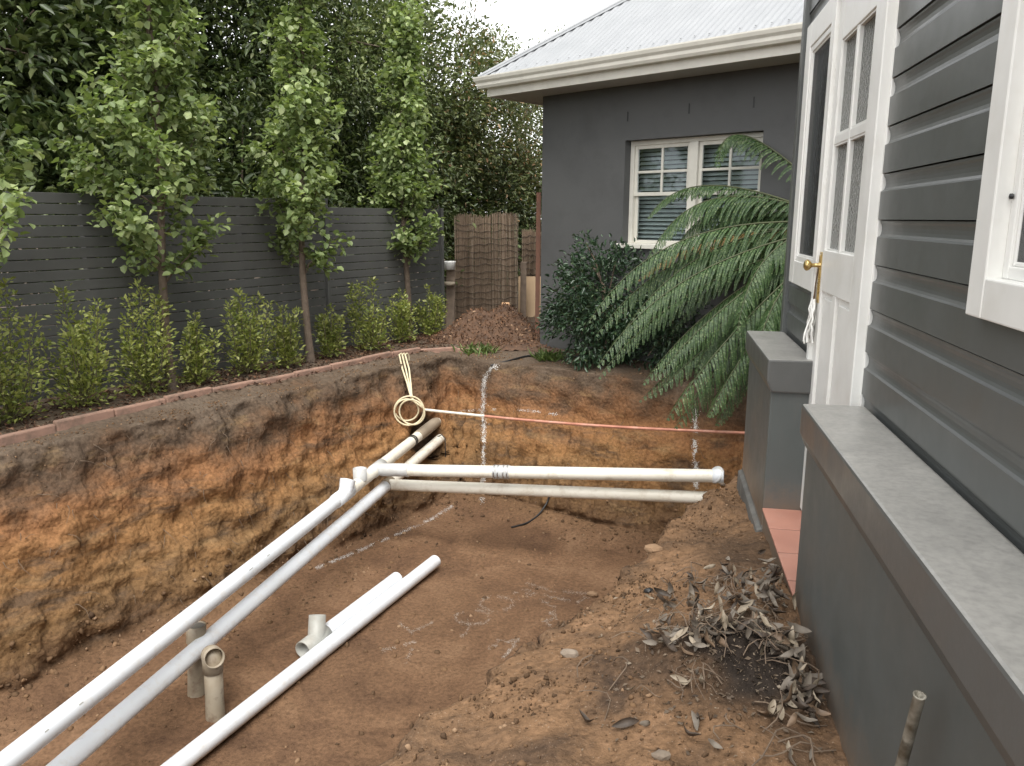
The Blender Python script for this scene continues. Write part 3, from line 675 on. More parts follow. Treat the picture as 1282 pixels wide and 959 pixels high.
def roof_plane(name, flip):
    mb = MB(); vs_ = []; n_ = 0; st = .076 / 6; L_ = LEN + RO; k_ = int(L_ / st)
    for i in range(k_ + 1):
        d_ = i * st; run = min(d_, 3.4) ; hgt = .009 * math.cos(2 * math.pi * d_ / .076)
        for rr in (0, run):
            z_ = RZ + rr * math.tan(pitch) + hgt
            vs_.append(H(-RO + d_, RO - rr, z_) if not flip else H(-RO + rr, RO - d_, z_))
    mb.add(vs_, [(2 * i, 2 * i + 2, 2 * i + 3, 2 * i + 1) for i in range(k_)], True)
    return mb.build(name, MAT['roof'], fh, fixn=False)
roof = roof_plane('roof', False); roof_plane('roof', True)
cp = MB(); p0 = H(-RO - .01, RO + .01, RZ + .0105); p1 = H(-RO + 3.4, RO - 3.4, RZ + .0105 + 3.4 * math.tan(pitch)); dv = p1 - p0
e1 = (A * 1.0 + Zv * -.0 + B * .0) * .11; e2 = B * .11
cp.tube([p0, p1], .022, 8)
cp.add([p0 + e1 * .0, p0 + e1, p1 + e1, p1], [(0, 1, 2, 3)]); cp.add([p0, p0 + B * -.11, p1 + B * -.11, p1], [(0, 1, 2, 3)])
cp.build('hip_capping', MAT['roof'], roof, fixn=False)
sc = MB()
for i in range(46):
    d_ = .35 + i * .152; sc.lathe(H(-RO + d_, RO - .09, RZ + .09 * math.tan(pitch) + .008), (0, 0, 1), [(0, .009), (.004, .009), (.008, .005), (.009, 0)], 6)
sc.build('roof_screw', plain('screw_head', (.3, .31, .32), None, .4), roof, kind='stuff')

# ------------------------------------------------------------------ fence
FN = -6.92
def fence(name, ua, ub, ztop, label, pitch_=.0905, posts=()):
    root = thing(name, W((ua + ub) / 2, FN, 0), label, 'fence', 'charcoal slat fence runs')
    ax = (U, N, Zv); z_ = ztop; proto = None; z0_ = None
    while z_ > .10:
        m = MB(); m.box(W((ua + ub) / 2, FN + random.uniform(-.0015, .0015), z_ - .0415), (ub - ua - .004, .016, .0835), ax); o = m.build('slat', MAT['fence'], root, bevel=.003)
        z_ -= pitch_
    m = MB(); m.box(W((ua + ub) / 2, FN - .004, .035), (ub - ua, .025, .05), ax); m.build('bottom_rail', MAT['cream'], root)
    for u_ in posts:
        m = MB(); m.box(W(u_, FN + .028, ztop / 2 + .0), (.05, .05, ztop + .03), ax); m.build('post', MAT['fence'], root, bevel=.004)
    for u_ in np.arange(ua + .9, ub, 1.6):
        m = MB(); m.box(W(float(u_), FN - .045, ztop / 2), (.07, .07, ztop - .05), ax); m.build('back_post', MAT['fence'], root)
    return root
pu = UN(hp(412, 380, W(0, FN, 0), N))[0]; eu = UN(hp(553, 380, W(0, FN, 0), N))[0]
ft = hp(60, 241, W(0, FN, 0), N).z; ft2 = hp(545, 262, W(0, FN, 0), N).z
fence('slat_fence', -2.0, pu - .004, ft, 'long charcoal slat fence run behind the row of hedge shrubs', posts=(pu - .03,))
fence('slat_fence', pu + .004, eu, ft2, 'short charcoal slat fence run ending at the brushwood screen', posts=(eu - .025,))

# ------------------------------------------------------------------ edging round the planting bed: pavers laid end to end
path = [hz(px, py, .03) for (px, py) in ((-330, 640), (-180, 596), (0, 552), (70, 536), (144, 519.5), (200, 507), (270, 491.5), (350, 475.5), (430, 460), (470, 451), (500, 444.5), (525, 440.5), (552, 438), (590, 437), (625, 438), (655, 441))]
pl_ = [Vector((p.x, p.y, 0)) for p in path]
cum = [0]
for i in range(1, len(pl_)): cum.append(cum[-1] + (pl_[i] - pl_[i - 1]).length)
def along(d):
    for i in range(1, len(cum)):
        if cum[i] >= d:
            t = (d - cum[i - 1]) / max(1e-6, cum[i] - cum[i - 1]); return pl_[i - 1].lerp(pl_[i], t)
    return pl_[-1]
edging = thing('garden_edging', along(4), 'low terracotta paver edging along the mulched planting bed', 'edging')
d_ = 0
while d_ + .46 < cum[-1]:
    a_, b_ = along(d_), along(d_ + .456); t_ = (b_ - a_).normalized(); sd = Vector((t_.y, -t_.x, 0))
    mid = (a_ + b_) / 2; gz = drop(mid.x, mid.y)[0].z
    m = MB(); m.box(Vector((mid.x, mid.y, gz + .002 + random.uniform(-.002, .002))), ((b_ - a_).length, .055, .10), (t_, sd, Zv)); m.build('paver', MAT['edging'], edging, bevel=.012); d_ += .46

# ------------------------------------------------------------------ foliage tools
OVT = (np.array([(0, 0, 0), (.30, -.5, .10), (.72, -.36, .08), (1, 0, -.12), (.72, .36, .08), (.30, .5, .10)]), [(0, 3, 2, 1), (0, 5, 4, 3)])
SMT = (np.array([(0, 0, 0), (.45, -.5, .10), (1, 0, -.08), (.45, .5, .10)]), [(0, 2, 1), (0, 3, 2)])
def unit(a): return a / (np.linalg.norm(a, axis=-1, keepdims=True) + 1e-9)
def leaf_mesh(name, Cn, ax, nr, L, Wd, tmpl):
    T, Fs = tmpl; ax = unit(ax); sd = unit(np.cross(nr, ax)); nr = np.cross(ax, sd); L = np.asarray(L)[:, None, None]; Wd = np.asarray(Wd)[:, None, None]
    V = Cn[:, None, :] + ax[:, None, :] * (T[None, :, 0:1] * L) + sd[:, None, :] * (T[None, :, 1:2] * Wd) + nr[:, None, :] * (T[None, :, 2:3] * L)
    n, kk = len(Cn), len(T); fs = np.array(Fs)
    return np_mesh(name, V.reshape(-1, 3), (fs[None] + (np.arange(n) * kk)[:, None, None]).reshape(-1, fs.shape[1]))
def rnd(rs, n): return unit(rs.normal(size=(n, 3)))

def pear_tree(base, h, z0, rmax, seed, label, nb=42, lpb=225, L0=.070):
    rs = np.random.RandomState(seed); base = Vector(base); root = thing('pear_tree', base, label, 'tree', 'slender trees in the planting bed')
    k_ = 14; lead = []
    ph = rs.uniform(0, 6)
    for i in range(k_ + 1):
        t = i / k_; lead.append(base + Vector((.05 * math.sin(t * 5 + ph) * min(1, t * 4), .05 * math.cos(t * 4 + ph) * min(1, t * 4), h * t - .05)))
    tr = MB(); tr.tube(lead, [.042 * (1 - .8 * i / k_) + (.014 if i == 0 else 0) for i in range(k_ + 1)], 9)
    def at(zf):
        f = min(max(zf, 0), .999) * k_; i = int(f); return lead[i].lerp(lead[i + 1], f - i)
    Cn = []; OUT = []
    for b in range(nb):
        zf = z0 / h + (1 - z0 / h) * (b / nb) ** .9 * .97 + rs.uniform(-.012, .012); s_ = at(zf)
        rel = max(0, (zf * h - z0) / (h - z0)); ln = rmax * (1.12 - .15 * math.exp(-rel * 9) - .72 * min(1, rel * 1.5)) * rs.uniform(.5, 1.4); ln = max(.15, ln)
        a = b * 2.4 + rs.uniform(-.5, .5); el = math.radians(rs.uniform(28, 60))
        d = Vector((math.cos(a) * math.cos(el), math.sin(a) * math.cos(el), math.sin(el)))
        pts = [s_ + d * (ln * q / 4) + Vector((0, 0, .10 * ln * (q / 4) ** 2)) + Vector(rs.normal(size=3) * .012) for q in range(5)]
        tr.tube(pts, [.012, .009, .007, .005, .003], 5, cap=False)
        m_ = int(lpb * (ln / rmax) ** .8)
        t = .18 + .86 * rs.uniform(size=m_) ** .75; f = np.clip(t * 4, 0, 3.999); i = f.astype(int); pa = np.array([list(p) for p in pts])
        c = pa[i] + (pa[i + 1] - pa[i]) * (f - i)[:, None]
        # short spurs: leaves gather in tufts
        nt_ = max(4, m_ // 14); tuft = rs.normal(size=(nt_, 3)) * .075; own = rs.randint(0, nt_, m_); ct = c[rs.randint(0, m_, nt_)]
        c = np.where((rs.uniform(size=m_) < .72)[:, None], ct[own] + tuft[own] + rs.normal(size=(m_, 3)) * .042, c + rs.normal(size=(m_, 3)) * .05)
        Cn.append(c); OUT.append(c - np.array(list(s_ + Vector((0, 0, -.2)))))
    m_ = 160; t = rs.uniform(.80, 1.0, m_); c = np.array([list(at(x)) for x in t]) + rs.normal(size=(m_, 3)) * .06; Cn.append(c); OUT.append(rs.normal(size=(m_, 3)) + [0, 0, 1])
    Cn = np.concatenate(Cn); OUT = unit(np.concatenate(OUT)); n = len(Cn)
    ax = OUT * .7 + rnd(rs, n) * .75 + np.array([0, 0, -.55]); nr = OUT * .55 + rnd(rs, n) * .55 + np.array([0, 0, .75])
    L = L0 * rs.uniform(.6, 1.25, n)
    tr.build('trunk', MAT['bark'], root, fixn=False)
    link('crown', leaf_mesh('crown', Cn, ax, unit(nr), L, L * rs.uniform(.72, .95, n), OVT), MAT['pear'], root, kind='stuff')
    return root

def hedge_shrub(base, h, w, seed, label, n_stem=8, lps=150, L0=.044):
    rs = np.random.RandomState(seed); base = Vector(base); root = thing('hedge_shrub', base, label, 'shrub', 'young hedge shrubs along the fence')
    st = MB(); Cn = []; AX = []
    for b in range(n_stem):
        a = rs.uniform(0, 6.28); hh = h * rs.uniform(.42, 1.0) if b else h * 1.08; sp = w * rs.uniform(.25, .9) * .5
        if b == 0: sp *= .35
        tip = base + Vector((math.cos(a) * sp, math.sin(a) * sp, hh)); mid = base + Vector((math.cos(a) * sp * .75, math.sin(a) * sp * .75, hh * .45))
        pts = [base.lerp(mid, q / 3) for q in range(4)] + [mid.lerp(tip, q / 3) for q in range(1, 4)]
        st.tube(pts, [.007, .006, .006, .005, .004, .003, .002], 5, cap=False)
        pa = np.array([list(p) for p in pts]); m_ = int(lps * hh / h); t = .05 + .95 * rs.uniform(size=m_) ** .85; f = np.clip(t * 6, 0, 5.999); i = f.astype(int)
        c = pa[i] + (pa[i + 1] - pa[i]) * (f - i)[:, None]; tap = (1.12 - t)[:, None]
        off = rs.normal(size=(m_, 3)) * np.array([1, 1, .6]) * (.056 * tap + .012) * w / .45
        Cn.append(c + off); AX.append(unit(off) * .8 + np.array([0, 0, .55]))
    Cn = np.concatenate(Cn); AX = np.concatenate(AX); n = len(Cn); Cn[:, 2] = np.maximum(Cn[:, 2], base.z + .03)
    L = L0 * rs.uniform(.6, 1.3, n); st.build('stem', MAT['stem'], root, fixn=False)
    link('foliage', leaf_mesh('foliage', Cn, AX + rnd(rs, n) * .5, unit(rnd(rs, n) * .6 + np.array([0, 0, .8])), L, L * .55, SMT), MAT['hedge'], root, kind='stuff')

def big_tree(base, zc, rx, rz, mat, seed, label, ncl=80, lpc=190, L0=.09, wr=.42, spread=.34, fill=.25, name='evergreen_tree', cat='tree', group='trees beyond the fence', tmpl=OVT, trunk=True):
    rs = np.random.RandomState(seed); base = Vector(base); root = thing(name, base, label, cat, group)
    ctr = np.array([base.x, base.y, zc]); d = rnd(rs, ncl); rad = np.where(rs.uniform(size=ncl) < fill, rs.uniform(.2, .7, ncl), rs.uniform(.78, 1.06, ncl))
    cc = ctr + d * rad[:, None] * np.array([rx, rx, rz]); cc[:, 2] = np.maximum(cc[:, 2], base.z + .15)
    own = np.repeat(np.arange(ncl), lpc); n = len(own); sz = rs.uniform(.7, 1.3, ncl)[own] * spread
    off = rs.normal(size=(n, 3)) * np.array([1, 1, .75]); off = off / (1 + .25 * np.linalg.norm(off, axis=1, keepdims=True)); Cn = cc[own] + off * sz[:, None]
    Cn[:, 2] = np.maximum(Cn[:, 2], base.z + .03)
    OUT = unit(Cn - ctr) * .5 + unit(off) * .6
    ax = OUT + rnd(rs, n) * .7 + np.array([0, 0, -.15]); nr = unit(unit(off) * .5 + np.array([0, 0, .7]) + rnd(rs, n) * .55)
    L = L0 * rs.uniform(.6, 1.3, n)
    link('crown', leaf_mesh('crown', Cn, ax, nr, L, L * wr * rs.uniform(.8, 1.2, n), tmpl), mat, root, kind='stuff')
    if trunk:
        tr = MB(); top = Vector((base.x, base.y, zc + rz * .3)); b0 = base - Vector((0, 0, .05))
        tr.tube([b0, b0.lerp(top, .33) + Vector((.05, .03, 0)), b0.lerp(top, .66) + Vector((-.04, .05, 0)), top], [rx * .075 + .02, rx * .06, rx * .045, rx * .02], 8)
        for i in range(min(14, ncl)):
            s_ = b0.lerp(top, rs.uniform(.4, 1)); e = Vector(cc[i]); tr.tube([s_, s_.lerp(e, .5) + Vector((0, 0, .08)), e], [rx * .022, rx * .014, .006], 5, cap=False)
        tr.build('trunk', MAT['bark'], root, fixn=False)
    return root

# ------------------------------------------------------------------ trees beyond the fence
def bgt(px, t, zc, rx, rz, mat, seed, label, **kw):
    p = ht(px, 300, t); big_tree((p.x, p.y, 0), zc, rx, rz, mat, seed, label, **kw)
bgt(-80, 9.0, 3.0, 1.5, 2.4, MAT['ever'], 101, 'dark broad leaved tree behind the fence, farthest from the brushwood screen', L0=.15, ncl=80, lpc=130)
bgt(70, 10.2, 3.1, 1.6, 2.5, MAT['ever'], 102, 'dark large leaved evergreen behind the fence next to the farthest tree', L0=.16, ncl=95, lpc=130, spread=.36)
bgt(215, 11.3, 3.4, 1.8, 2.7, MAT['ever'], 103, 'tall dark evergreen behind the fence in line with the second slender tree', L0=.12, ncl=150, lpc=160, spread=.36, fill=.4)
bgt(335, 12.2, 3.4, 1.7, 2.7, MAT['ever'], 104, 'fine leaved dark evergreen behind the long fence run near its post', L0=.085, ncl=150, lpc=210, fill=.4)
bgt(430, 12.4, 3.6, 1.35, 2.9, MAT['ever2'], 105, 'lighter green fine leaved tree behind the short fence run', L0=.085, ncl=120, lpc=210, fill=.4)
bgt(488, 13.8, 3.0, 1.25, 1.9, MAT['ever2'], 106, 'light green rounded tree behind the end of the fence', L0=.085, ncl=80, lpc=190)
bgt(560, 14.6, 2.9, 1.3, 1.8, MAT['rednew'], 107, 'dense tree with reddish tips behind the tall brushwood screen', L0=.085, ncl=115, lpc=220, fill=.4)
bgt(640, 15.6, 2.1, 1.25, 2.0, MAT['rednew'], 108, 'dark tree with bronze tips beside the corner of the rendered house', L0=.075, ncl=110, lpc=220, fill=.4)
bgt(650, 17.5, 3.6, 1.5, 1.5, MAT['ever2'], 109, 'pale feathery tree rising above the eave corner of the rendered house', L0=.08, ncl=45, lpc=150)
bgt(150, 9.3, 1.5, 1.2, 1.1, MAT['ever'], 110, 'low dark evergreen close behind the long fence run', L0=.12, ncl=60, lpc=120)
bgt(300, 10.4, 1.6, 1.2, 1.2, MAT['ever'], 111, 'low dark evergreen behind the fence between two slender trees', L0=.10, ncl=60, lpc=140)
bgt(470, 12.0, 1.5, 1.1, 1.3, MAT['ever'], 112, 'low dark evergreen behind the short fence run', L0=.09, ncl=60, lpc=150)
bgt(585, 14.6, 1.2, 1.1, 1.2, MAT['ever'], 113, 'low dark shrubby tree straight behind the tall brushwood screen', L0=.08, ncl=60, lpc=160)

# ------------------------------------------------------------------ planting bed
BZ = .045
def bed(px, py): return hz(px, py, BZ)
ordn = ['first', 'second', 'third', 'fourth', 'fifth', 'sixth', 'seventh', 'eighth', 'ninth', 'tenth', 'eleventh']
for i, (px, py, h_, z0, r_, sd) in enumerate(((512, 420, 4.05, .95, .50, 301), (389, 452, 4.6, .95, .60, 302), (216, 486, 4.5, .98, .66, 303), (-38, 552, 3.6, .95, .66, 304))):
    pear_tree(bed(px, py), h_, z0, r_, sd, f'slender leafy green tree in the mulched bed, {ordn[i]} from the brushwood screen')
sh = [(540, 420, .60, .42), (505, 428, .58, .40), (463, 439, .78, .50), (414, 447, .52, .34), (360, 459, .58, .42), (310, 467, .74, .55), (247, 480, .60, .42), (186, 492, .88, .60), (104, 508, .88, .60), (14, 528, .98, .58), (-60, 545, .8, .55)]
for i, (px, py, h_, w_) in enumerate(sh):
    hedge_shrub(bed(px, py), h_, w_, 400 + i, f'young yellow green hedge shrub along the fence, {ordn[i]} from the brushwood screen', n_stem=10, lps=int(190 * h_ / .7))
# bark mulch
rs = np.random.RandomState(5); n = 9000
u_ = rs.uniform(-1.2, 8.0, n); n_ = rs.uniform(-6.88, -5.93, n)
C1 = np.stack([u_ * U.x + n_ * N.x, u_ * U.y + n_ * N.y, np.full(n, BZ + .004)], -1)
u2 = rs.uniform(7.3, 10.6, 6500); n2 = rs.uniform(-6.8, -3.6, 6500); keep = np.array([(hz(px_, 439, 0) is not None) for px_ in [0]])
C2 = np.stack([u2 * U.x + n2 * N.x, u2 * U.y + n2 * N.y, np.zeros(6500)], -1)
ok = []
EP = [hz(px, py, 0) for (px, py) in ((470, 448), (540, 437), (600, 435), (662, 441))]
for c in C2:
    p = Vector(c); v = p - CAM; zc_ = v.dot(FWD); px = CX + F * v.dot(RGT) / zc_; py = CY - F * v.dot(UPV) / zc_
    e = np.interp(px, [440, 497, 540, 590, 640, 662, 690], [454, 441, 436, 434, 436, 440, 448]); ok.append(py < e - 1)
C2 = C2[np.array(ok)]; C1 = np.concatenate([C1, C2]); n = len(C1)
for i in range(n): C1[i, 2] = drop(C1[i, 0], C1[i, 1])[0].z + rs.uniform(0, .014)
L = rs.uniform(.018, .05, n)
link('bark_mulch', leaf_mesh('bark_mulch', C1, rnd(rs, n) * [1, 1, .35], unit(rnd(rs, n) * .5 + [0, 0, .8]), L, L * rs.uniform(.25, .6, n), SMT), MAT['mulch'], label='dark red brown bark mulch covering the planting bed', cat='mulch', kind='stuff')

# ------------------------------------------------------------------ mulch heap, brushwood screens, bits by the gate
mc = hz(612, 428, .02); pile = thing('mulch_heap', mc, 'heap of red brown mulch in front of the brushwood screen', 'mulch heap')
mR = _r0; mF = _f0
gx = np.linspace(-1.0, .95, 70); gy = np.linspace(-.55, .9, 55); gxx, gyy = np.meshgrid(gx, gy)
hh = .24 * np.exp(-((gxx + .20) / .28) ** 2 - ((gyy - .15) / .33) ** 2) + .30 * np.exp(-((gxx - .25) / .25) ** 2 - ((gyy - .32) / .36) ** 2) + .16 * np.exp(-((gxx) / .7) ** 2 - ((gyy - .2) / .5) ** 2)
q = np.stack([gxx, gyy, gxx * 0], -1); hh = hh + .05 * fbm(q, 5, 4, 7) * (hh > .02) + .02 * fbm(q, 18, 3, 8) - .03
PV = np.stack([mc.x + gxx * mR.x + gyy * mF.x, mc.y + gxx * mR.y + gyy * mF.y, .02 + hh], -1)
ii = np.arange(gxx.size).reshape(gxx.shape); qd = np.stack([ii[:-1, :-1], ii[:-1, 1:], ii[1:, 1:], ii[1:, :-1]], -1).reshape(-1, 4)
me = np_mesh('mound', PV.reshape(-1, 3), qd); smooth_all(me); link('mound', me, MAT['mulchbase'], pile)
rs = np.random.RandomState(9); sel = rs.choice(gxx.size, 9000); Cm = PV.reshape(-1, 3)[sel] + rs.normal(size=(9000, 3)) * [.012, .012, .004]; Cm = Cm[Cm[:, 2] > .03]; n = len(Cm); L = rs.uniform(.015, .05, n)
mheap = leafmat('heap_chip', (0.065, 0.037, 0.023), (0.20, 0.108, 0.062), (0.33, 0.22, 0.14), 0.9, 0.0, 0.15)
link('chips', leaf_mesh('chips', Cm, rnd(rs, n), unit(rnd(rs, n) + [0, 0, .6]), L, L * .45, SMT), mheap, pile, kind='stuff')
m = MB(); tp = hp(633, 386, mc + mF * .34, mF); ax = (mR, (mF + Zv * .5).normalized(), (Zv - mF * .5).normalized()); m.box(tp + Vector((0, 0, -.03)), (.10, .14, .17), ax)
m.build('timber_offcut', MAT['cut'], bevel=.006, label='pale sawn timber offcut sticking out of the mulch heap', cat='timber')

def reed_screen(pxl, pyl, pxr, pyr, t, zbot, label, tilt=.0, name='brushwood_screen', sd=3, hgt=None):
    a = ht(pxl, pyl, t); b = ht(pxr, pyr, t * 1.015); root = thing(name, Vector((a.x, a.y, zbot)).lerp(Vector((b.x, b.y, zbot)), .5), label, 'screen', 'brushwood screens')
    rs = np.random.RandomState(sd); dirx = Vector((b.x - a.x, b.y - a.y, 0)); wd = dirx.length; dirx.normalize(); nrm = Vector((dirx.y, -dirx.x, 0))
    if nrm.dot(CAM - a) < 0: nrm = -nrm
    mb = MB(); ns = int(wd / .0042); k_ = 8
    def bow(s, zf): return nrm * (.035 * math.sin(s * 7 + 1) + .02 * math.sin(s * 17 + zf * 3) + .04 * math.sin(zf * 2.2 + s * 2))
    for i in range(ns):
        s_ = (i + .5) / ns * wd; zt = a.z + (b.z - a.z) * s_ / wd + rs.uniform(-.035, .03) + .02 * math.sin(s_ * 11); pts = []
        w1 = rs.uniform(-.010, .010)
        for kz in range(k_):
            zf = kz / (k_ - 1); pts.append(Vector((a.x, a.y, zbot + (zt - zbot) * zf)) + dirx * (s_ + w1 * zf + rs.normal() * .0015) + bow(s_, zf) + nrm * (rs.uniform(-.006, .006) - .010 * (i % 2)))
        mb.tube(pts, rs.uniform(.0035, .0055), 3, cap=False, smooth=False)
    mb.build('reeds', MAT['reed'], root, fixn=False, kind='stuff')
    zc_ = zbot + .08; j = 0
    while zc_ < min(a.z, b.z) - .04:
        pts = []
        for q in range(25):
            s_ = wd * q / 24; zz3 = zc_ + .010 * math.sin(q * 1.1 + j) + .012 * math.sin(q * .35 + j * 2); pts.append(Vector((a.x, a.y, zz3)) + dirx * s_ + bow(s_, (zz3 - zbot) / (a.z - zbot)) + nrm * .009)
        w = MB(); w.tube(pts, .0036, 4); w.build('tie_wire', MAT['wire'], root, fixn=False); zc_ += .098; j += 1
    return root
reed_screen(568, 271, 648, 268, 11.55, 0.0, 'tall brushwood screen standing behind the mulch heap')
reed_screen(651, 289, 684, 291, 12.5, 0.0, 'narrow low brushwood screen beside the corner of the rendered house', sd=4)
def stick(name, pxt, pyt, t, w, d, mat, label, cat, zb=-.02, lean=None):
    p = ht(pxt, pyt, t); b = Vector((p.x, p.y, zb)) + (lean or Vector((0, 0, 0))); m = MB(); dz = (p - b); axz = dz.normalized(); m.box((p + b) / 2, (w, d, dz.length), (_r0, axz.cross(_r0).normalized(), axz)); return m.build(name, mat, bevel=.003, label=label, cat=cat)
stick('timber_stake', 564.5, 338, 11.3, .12, .05, MAT['timber'], 'weathered timber stake between the fence end and brushwood screen', 'stake', lean=Vector((-.02, 0, 0)))
m = MB(); p = ht(563, 352, 11.22); m.lathe((p.x, p.y, p.z - .06), (0, 0, 1), [(0, .0), (0, .075), (.02, .08), (.045, .08), (.05, .074), (.05, 0)], 18)
p = ht(563, 331, 11.22); m2 = MB(); m2.lathe((p.x, p.y, p.z - .07), (0, 0, 1), [(0, 0), (0, .078), (.085, .082), (.10, .088), (.11, .088), (.115, .078), (.115, 0)], 18)
m2.build('pot_lid', MAT['white'], label='white ribbed plastic cap on top of the timber stake', cat='cap')
m.build('pipe_collar', MAT['pvc_soiled'], label='pale plastic collar round the timber stake', cat='collar')
stick('fence_post', 655.5, 328, 12.1, .09, .07, MAT['timber'], 'grey weathered timber post in front of the narrow brushwood screen', 'post')
stick('corner_post', 674.5, 241, (C0 - CAM).dot(FWD) / 1.0 * 1.0, .055, .055, MAT['redpost'], 'rust brown post against the corner of the rendered house', 'post')
pb = hz(661, 412, .02); m = MB(); q0 = ht(650, 363, 11.9); ax = (_r0, (_f0 * .25 - Zv * .0 + Vector((0, 0, .97))).normalized(), (_f0 * .97 - Zv * .25).normalized())
m.box(Vector((pb.x, pb.y, 0)) + _r0 * .12 + _f0 * 1.35 + Zv * .33, (.50, .66, .012), ax); m.build('plywood_sheet', MAT['ply'], bevel=.002, label='plywood sheet leaning beside the corner of the rendered house', cat='board')

# ------------------------------------------------------------------ glossy shrub and tree fern by the rendered house
vb = hz(752, 462, 0.0)
big_tree((vb.x, vb.y + .35, 0), .62, .60, .68, MAT['vib'], 201, 'dark glossy rounded shrub beside the tree fern', ncl=85, lpc=75, L0=.058, spread=.12, wr=.40, fill=.3, name='glossy_shrub', cat='shrub', group=None)
vb2 = hz(842, 468, 0.0)
big_tree((vb2.x, vb2.y + .45, 0), .40, .50, .45, MAT['vib'], 202, 'low dark glossy shrub under the fern fronds', ncl=45, lpc=70, L0=.055, spread=.12, wr=.40, fill=.3, name='glossy_shrub', cat='shrub', group=None)
FB = Vector((1.62, 7.35, 0)); FC = Vector((1.58, 7.25, 1.50))
fern = thing('tree_fern', FB, 'large tree fern with arching green fronds at the house corner', 'fern')
m = MB(); m.tube([FB - Zv * .05, FB + Vector((.02, -.03, .5)), FB + Vector((-.03, -.06, 1.1)), FC], [.13, .11, .10, .08], 12); m.build('trunk', MAT['bark'], fern)
def frond(pts, plen, seed, mat='fern', npin=33):
    rs = np.random.RandomState(seed); P0, M_, P2 = [Vector(p) for p in pts]; Ct = M_ * 2 - (P0 + P2) * .5
    def bz(t): return P0 * (1 - t) ** 2 + Ct * (2 * t * (1 - t)) + P2 * t * t
    def tg(t): return ((Ct - P0) * (1 - t) + (P2 - Ct) * t).normalized()
    cur = [bz(i / 16) for i in range(17)]; r = MB(); r.tube(cur, [.011 * (1 - .85 * i / 16) for i in range(17)], 6, cap=False); ro = r.build('frond', MAT['rachis'], fern, fixn=False)
    Cn = []; AX = []; NR_ = []; LL = []
    for i in range(npin):
        t = .10 + .90 * i / (npin - 1); s_ = (t - .10) / .9; o = bz(min(t, .998)); T = tg(t)
        ln = plen * rs.uniform(.86, 1.08) * (min(1, .35 + s_ * 2.2)) * max(0, 1 - s_ ** 2.4) ** .8 + .02
        sd = T.cross(Zv).normalized()
        for sg in (-1, 1):
            d = (sd * sg * rs.uniform(.62, .85) + T * rs.uniform(.45, .75) - Zv * rs.uniform(.22, .65)).normalized(); nq = max(5, int(ln / .0105)); cp_ = o.copy(); st = ln / nq; dd = d.copy()
            side = None
            for q in range(nq):
                f = q / nq; dd = (dd - Zv * (.048 + .035 * f)).normalized(); cp_ = cp_ + dd * st
                pn = T - dd * T.dot(dd); pn.normalize(); up = dd.cross(pn) * sg
                w = .031 * (ln / plen) ** .5 * max(0, 1 - f ** 1.6) * .9 + .006
                for s2 in (-1, 1):
                    Cn.append(tuple(cp_)); AX.append(tuple(pn * s2 + dd * .45 - Zv * .12)); NR_.append(tuple(up)); LL.append(w)
    n = len(Cn); L = np.array(LL) * rs.uniform(.85, 1.15, n)
    NRa = unit(np.array(NR_) + rnd(rs, n) * .15); NRa *= np.sign(NRa[:, 2:3] + 1e-6)
    link('leaflets', leaf_mesh('leaflets', np.array(Cn), np.array(AX), NRa, L, np.full(n, .0125), SMT), MAT[mat], ro, kind='stuff')
FR = [((738, 402, 7.2), (862, 298, 7.3), .30), ((749, 458, 6.9), (868, 345, 7.1), .28), ((783, 412, 7.2), (895, 312, 7.3), .32), ((812, 325, 7.6), (898, 248, 7.5), .30), ((812, 272, 7.8), (893, 232, 7.6), .17),
      ((821, 474, 6.7), (925, 370, 6.9), .30), ((836, 524, 6.3), (932, 402, 6.7), .34), ((806, 480, 7.3), (908, 375, 7.3), .27), ((923, 415, 6.5), (967, 315, 6.8), .28), ((947, 475, 6.3), (975, 370, 6.6), .28),
      ((899, 208, 7.4), (940, 172, 7.5), .22), ((872, 462, 7.0), (942, 362, 7.1), .28), ((888, 520, 6.5), (955, 410, 6.7), .28), ((850, 395, 7.6), (930, 305, 7.5), .28), ((842, 318, 7.7), (920, 256, 7.6), .28), ((872, 345, 7.6), (945, 272, 7.5), .28)]
for i, (tp, md, pl9) in enumerate(FR):
    frond((FC + Vector((random.uniform(-.04, .04), random.uniform(-.04, .04), 0)), ht(*md), ht(*tp)), pl9, 500 + i)
    if i not in (4, 10, 3):
        o1, o2 = random.uniform(-8, 16), random.uniform(10, 38)
        frond((FC + Vector((random.uniform(-.06, .06), random.uniform(-.06, .06), -.06)), ht(md[0] + 6, md[1] + o2 * .7, md[2] + .22), ht(tp[0] + o1, tp[1] + o2 * .6, tp[2] + .25)), pl9 * random.uniform(.85, 1.05), 580 + i)
for i, a in enumerate((20, 70, 330)):
    d = Vector((math.cos(math.radians(a)), math.sin(math.radians(a)), 0)); ln = 1.0 if 30 < a < 150 else 1.4
    frond((FC, FC + d * ln * .55 + Zv * .45, FC + d * ln + Zv * .1), .26, 540 + i, npin=26)
frond((FC, ht(895, 300, 7.4), ht(800, 350, 7.5)), .16, 560, 'fernbrown', 22)

# weeds by the edging
def tuft(px, py, n, h_, sp, seed, label):
    rs = np.random.RandomState(seed); b = drop(*hz(px, py, .01).xy)[0]; root = None
    Cn = np.array(list(b)) + rs.normal(size=(n, 3)) * [sp, sp, 0]; L = rs.uniform(.5, 1.2, n) * h_
    ax = rnd(rs, n) * [1, 1, .3] + [0, 0, .8]
    o = link('weed_tuft', leaf_mesh('weed_tuft', Cn, ax, rnd(rs, n), L, L * .10 + .004, SMT), MAT['grass'], label=label, cat='weed', kind='stuff'); return o
tuft(600, 440, 160, .13, .10, 61, 'bright green weed tuft on bare soil before the mulch heap')
tuft(686, 448, 130, .14, .08, 62, 'dark green grass tuft at the foot of the rendered house')

